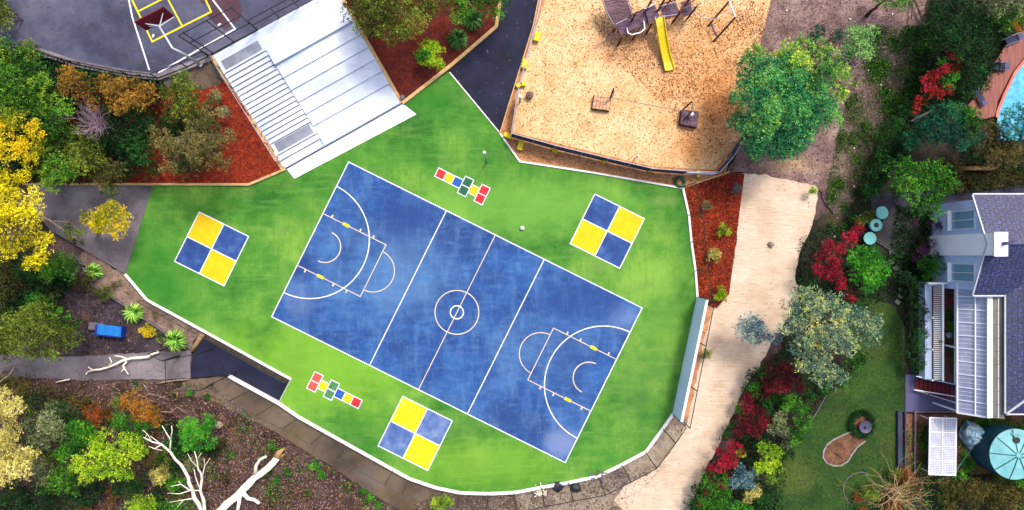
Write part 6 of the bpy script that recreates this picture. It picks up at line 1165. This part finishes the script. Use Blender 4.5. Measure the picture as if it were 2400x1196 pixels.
# shrubs of the red bed
for x, y, r, p, lb in ((1725, 440, 16, 'greyb', 'blue grey shrub at the top of the right red mulch bed'), (1655, 482, 15, 'greyg', 'sparse light green shrub near the fence in the right red mulch bed'), (1694, 540, 20, 'lime', 'bright yellow green shrub in the middle of the right red mulch bed'),
                       (1671, 596, 21, 'cream', 'creamy pale shrub touching the fence in the right red mulch bed'), (1688, 692, 22, 'lime', 'yellow green shrub at the bottom tip of the right red mulch bed'), (1652, 830, 17, 'olive', 'small pale green shrub beside the fence next to the rebound wall'), (1905, 447, 13, 'lime', 'small green shrub at the top right corner of the jute matting')):
    T('small_shrub', lb, 'shrub', (x, y, r), .9, p, leaf=.12, dens=1.1, z0=-.12)
# dry tree at the bottom right
SEED[0] += 1; rng = np.random.default_rng(SEED[0]); p0 = P(2075, 1150, -.2); t = thing('dry_tree', p0, 'dry straw coloured tree of long bare branches beside the lawn at the bottom', 'tree')
b = MB(); b.tube([p0, p0 + Vector((.05, .1, 1.0)), p0 + Vector((0, 0, 1.8))], [.16, .13, .1], 8); b.build('trunk', M['twig_y'], t)
for k in range(3):
    b = MB()
    for i in range(15 if k else 17):
        a = rng.uniform(0, 6.28) if k else rng.uniform(-1.4, .9); z = rng.uniform(.8, 1.9); twigs(b, p0 + Vector((rng.uniform(-.7, .7), rng.uniform(-.4, .9), z)), a, rng.uniform(1.1, 2.7), rng.uniform(.018, .038), 1 + (i % 2), rng, dz=rng.uniform(-.3, .4), kink=.3, zmin=-.1)
    b.build('branch_cluster', M['twig_y'], t)
T('bush', 'small green bush inside the ring below the dry straw coloured tree', 'shrub', [(2040, 1140, 16), (2030, 1155, 14), (2048, 1158, 12), (2095, 1108, 14)], 1.5, 'olive', leaf=.15)
T('bush', 'rusty red foliage under the right side of the dry straw coloured tree', 'shrub', [(2110, 1115, 18), (2130, 1125, 16), (2120, 1105, 14), (2090, 1185, 18), (2150, 1150, 12), (2010, 1165, 10), (2020, 1190, 12)], 1.0, 'redor', leaf=.16, dens=.8, limb=False)
kerb([(2020 + 42 * math.cos(i * .4 + 1.2), 1150 - 42 * math.sin(i * .4 + 1.2)) for i in range(8)], .06, 'curved edging ring around the base of the dry tree', z1=-.12, mat='grey', name='bed_edging', cat='edging')
bank_z = lambda X, Y: np.clip(2.05 * (431 - Y) / 240, 0, 2.05) + .04
# --- loose ground cover (uncountable)
BUSHG = [(-60, 880), (500, 900), (640, 1010), (760, 1085), (900, 1175), (940, 1220), (-60, 1220)]
scatter('leaf_litter', BUSHG, 30000, 'twig', -.38, .2, .18, zj=.08); scatter('leaf_litter', BUSHG, 16000, 'leafl', -.38, .14, .5, zj=.1)
scatter('ground_cover', BUSHG, 5000, 'gmid', -.38, .16, .5, flat=False, zj=.15, clump=(90, 14))
scatter('leaf_litter', [(1010, 1165), (1560, 1090), (1440, 1220), (900, 1220)], 5000, 'twig', -.32, .18, .3, zj=.08)
scatter('leaf_litter', [(0, 640), (200, 600), (300, 720), (420, 800), (350, 830), (0, 830)], 4000, 'twigd', -.33, .22, .25, zj=.06)
scatter('ground_cover', [(0, 100), (90, 122), (180, 152), (372, 184), (400, 215), (300, 430), (0, 430)], 16000, 'dark', bank_z, .22, .45, flat=False, zj=.6)
scatter('ground_cover', [(0, 600), (120, 600), (180, 660), (130, 720), (0, 830)], 6000, 'dark', -.3, .22, .45, flat=False, zj=.4)
scatter('wood_chip_scatter', SAND, 15000, 'chip', .004, .13, .42, zj=.03)
scatter('wood_chip_scatter', [(1380, 0), (1700, 0), (1800, 0), (1735, 320), (1640, 380), (1560, 250), (1420, 130)], 9000, 'chipd', .004, .15, .4, zj=.03, clump=(30, 22))
scatter('wood_chip_scatter', [(1172, 316), (1196, 320), (1520, 400), (1676, 408), (1600, 436), (1395, 402), (1220, 375)], 3500, 'chip', -.012, .12, .42, zj=.03)
scatter('mulch_scatter', [(540, 190), (670, 394), (585, 430), (270, 431), (392, 205)], 3500, 'chipr', bank_z, .13, .4, zj=.04)
scatter('leaf_litter', [(540, 190), (670, 394), (585, 430), (270, 431), (392, 205)], 500, 'leafl', bank_z, .11, .4, zj=.06)
scatter('mulch_scatter', [(1602, 440), (1672, 420), (1740, 408), (1722, 590), (1705, 690), (1680, 720), (1634, 700)], 7000, 'chipr', -.11, .14, .4, zj=.04)
SLOPE = [(1812, 0), (2330, 0), (2200, 100), (2130, 240), (2090, 330), (2040, 430), (1960, 520), (1915, 437), (1740, 406), (1730, 330), (1782, 100)]
scatter('leaf_litter', SLOPE, 12000, 'twig', -.28, .16, .26, zj=.07)
scatter('ground_cover', [(2050, 60), (2210, 60), (2130, 240), (2090, 330), (2040, 480), (1950, 560), (1930, 480), (1960, 330), (1990, 210)], 30000, 'weed', -.28, .13, .45, flat=False, zj=.18, clump=(110, 13))
scatter('ground_cover', [(2050, 60), (2190, 60), (2160, 240), (2120, 330), (2070, 440), (1990, 540), (1960, 520), (2040, 380), (2070, 240)], 12000, 'dark', -.28, .14, .45, flat=False, zj=.2, clump=(110, 12))
scatter('ground_cover', [(2180, 0), (2400, 0), (2400, 60), (2260, 250), (2180, 300), (2050, 450), (2030, 380), (2130, 240)], 14000, 'dark', -.28, .2, .45, flat=False, zj=.3)
scatter('ground_cover', [(1870, 560), (1950, 520), (2080, 600), (2110, 700), (2000, 720), (1900, 740), (1780, 880), (1740, 1000), (1600, 1200), (1560, 1220), (1830, 1220), (1850, 1030), (1940, 920), (1870, 700)], 22000, 'dark', -.27, .18, .45, flat=False, zj=.3)
scatter('ground_cover', [(2100, 480), (2190, 500), (2190, 660), (2130, 860), (2120, 720), (2080, 620)], 7000, 'dark', -.27, .18, .45, flat=False, zj=.3)
scatter('ground_cover', [(2180, 380), (2400, 380), (2400, 435), (2200, 460)], 5000, 'darkbrn', -.27, .2, .45, flat=False, zj=.3)
scatter('ground_cover', [(2110, 980), (2400, 980), (2400, 1220), (2030, 1220), (2050, 1150), (2110, 1110)], 9000, 'gmid', -.2, .15, .45, flat=False, zj=.15, clump=(60, 12))
LAWNP = [(1950, 712), (2040, 702), (2093, 718), (2116, 760), (2122, 960), (2108, 975), (2108, 1120), (2000, 1238), (1817, 1238), (1824, 1130), (1842, 1060), (1902, 980), (1944, 928), (2012, 850)]
scatter('grass', LAWNP, 16000, 'weed', -.2, .12, .25, flat=False, zj=.02, up=.4)
JR = [(1862, 425), (1917, 437), (1912, 500), (1894, 552), (1874, 590), (1864, 650), (1874, 700), (1812, 800), (1780, 860), (1745, 910), (1712, 985), (1660, 1090), (1630, 1160), (1600, 1230), (1588, 1230), (1618, 1150), (1645, 1085), (1700, 975), (1732, 905), (1765, 855), (1800, 795), (1855, 700), (1850, 650), (1860, 590), (1882, 545), (1900, 500)]
scatter('leaf_litter', JR, 1800, 'twigd', -.255, .13, .4, zj=.03)
scatter('leaf_litter', [(1745, 412), (1910, 440), (1860, 650), (1860, 700), (1740, 900), (1600, 1190), (1470, 1165), (1600, 1040), (1655, 800), (1712, 690), (1736, 500)], 700, 'leafl', -.255, .1, .4, zj=.02)
scatter('leaf_litter', [(358, 436), (585, 437), (668, 403), (690, 422), (690, 440), (590, 455), (358, 450)], 260, 'leafl', .004, .1, .4, zj=.01)
scatter('leaf_litter', [(120, 440), (356, 436), (294, 640), (200, 585), (118, 540)], 700, 'twigd', -.015, .1, .4, zj=.01)
scatter('leaf_litter', [(0, 0), (500, 0), (480, 60), (360, 165), (300, 165), (90, 110), (0, 85)], 260, 'leafl', 2.404, .1, .4, zj=.01)
scatter('leaf_litter', [(1060, 170), (1162, 70), (1200, 0), (1260, 0), (1240, 70), (1172, 300)], 70, 'chip', -.025, .07, .5, zj=.01)
scatter('leaf_litter', [(0, 830), (445, 830), (445, 885), (0, 885)], 500, 'twigd', -.295, .1, .4, zj=.01)
for x, y in ((2092, 33), (1992, 45), (2035, 165), (2064, 199), (2086, 212), (2002, 348), (2057, 348), (2002, 437), (1956, 555), (2017, 505), (1958, 460), (1844, 25)):
    solid('white_scrap', 'small white scrap lying on the weedy bare slope right of the playground', 'litter', MB().bbox(P(x, y, -.2), (.13, .1, .1), x % 3, .03), M['white'], P(x, y, -.25), group='white scraps on the slope')
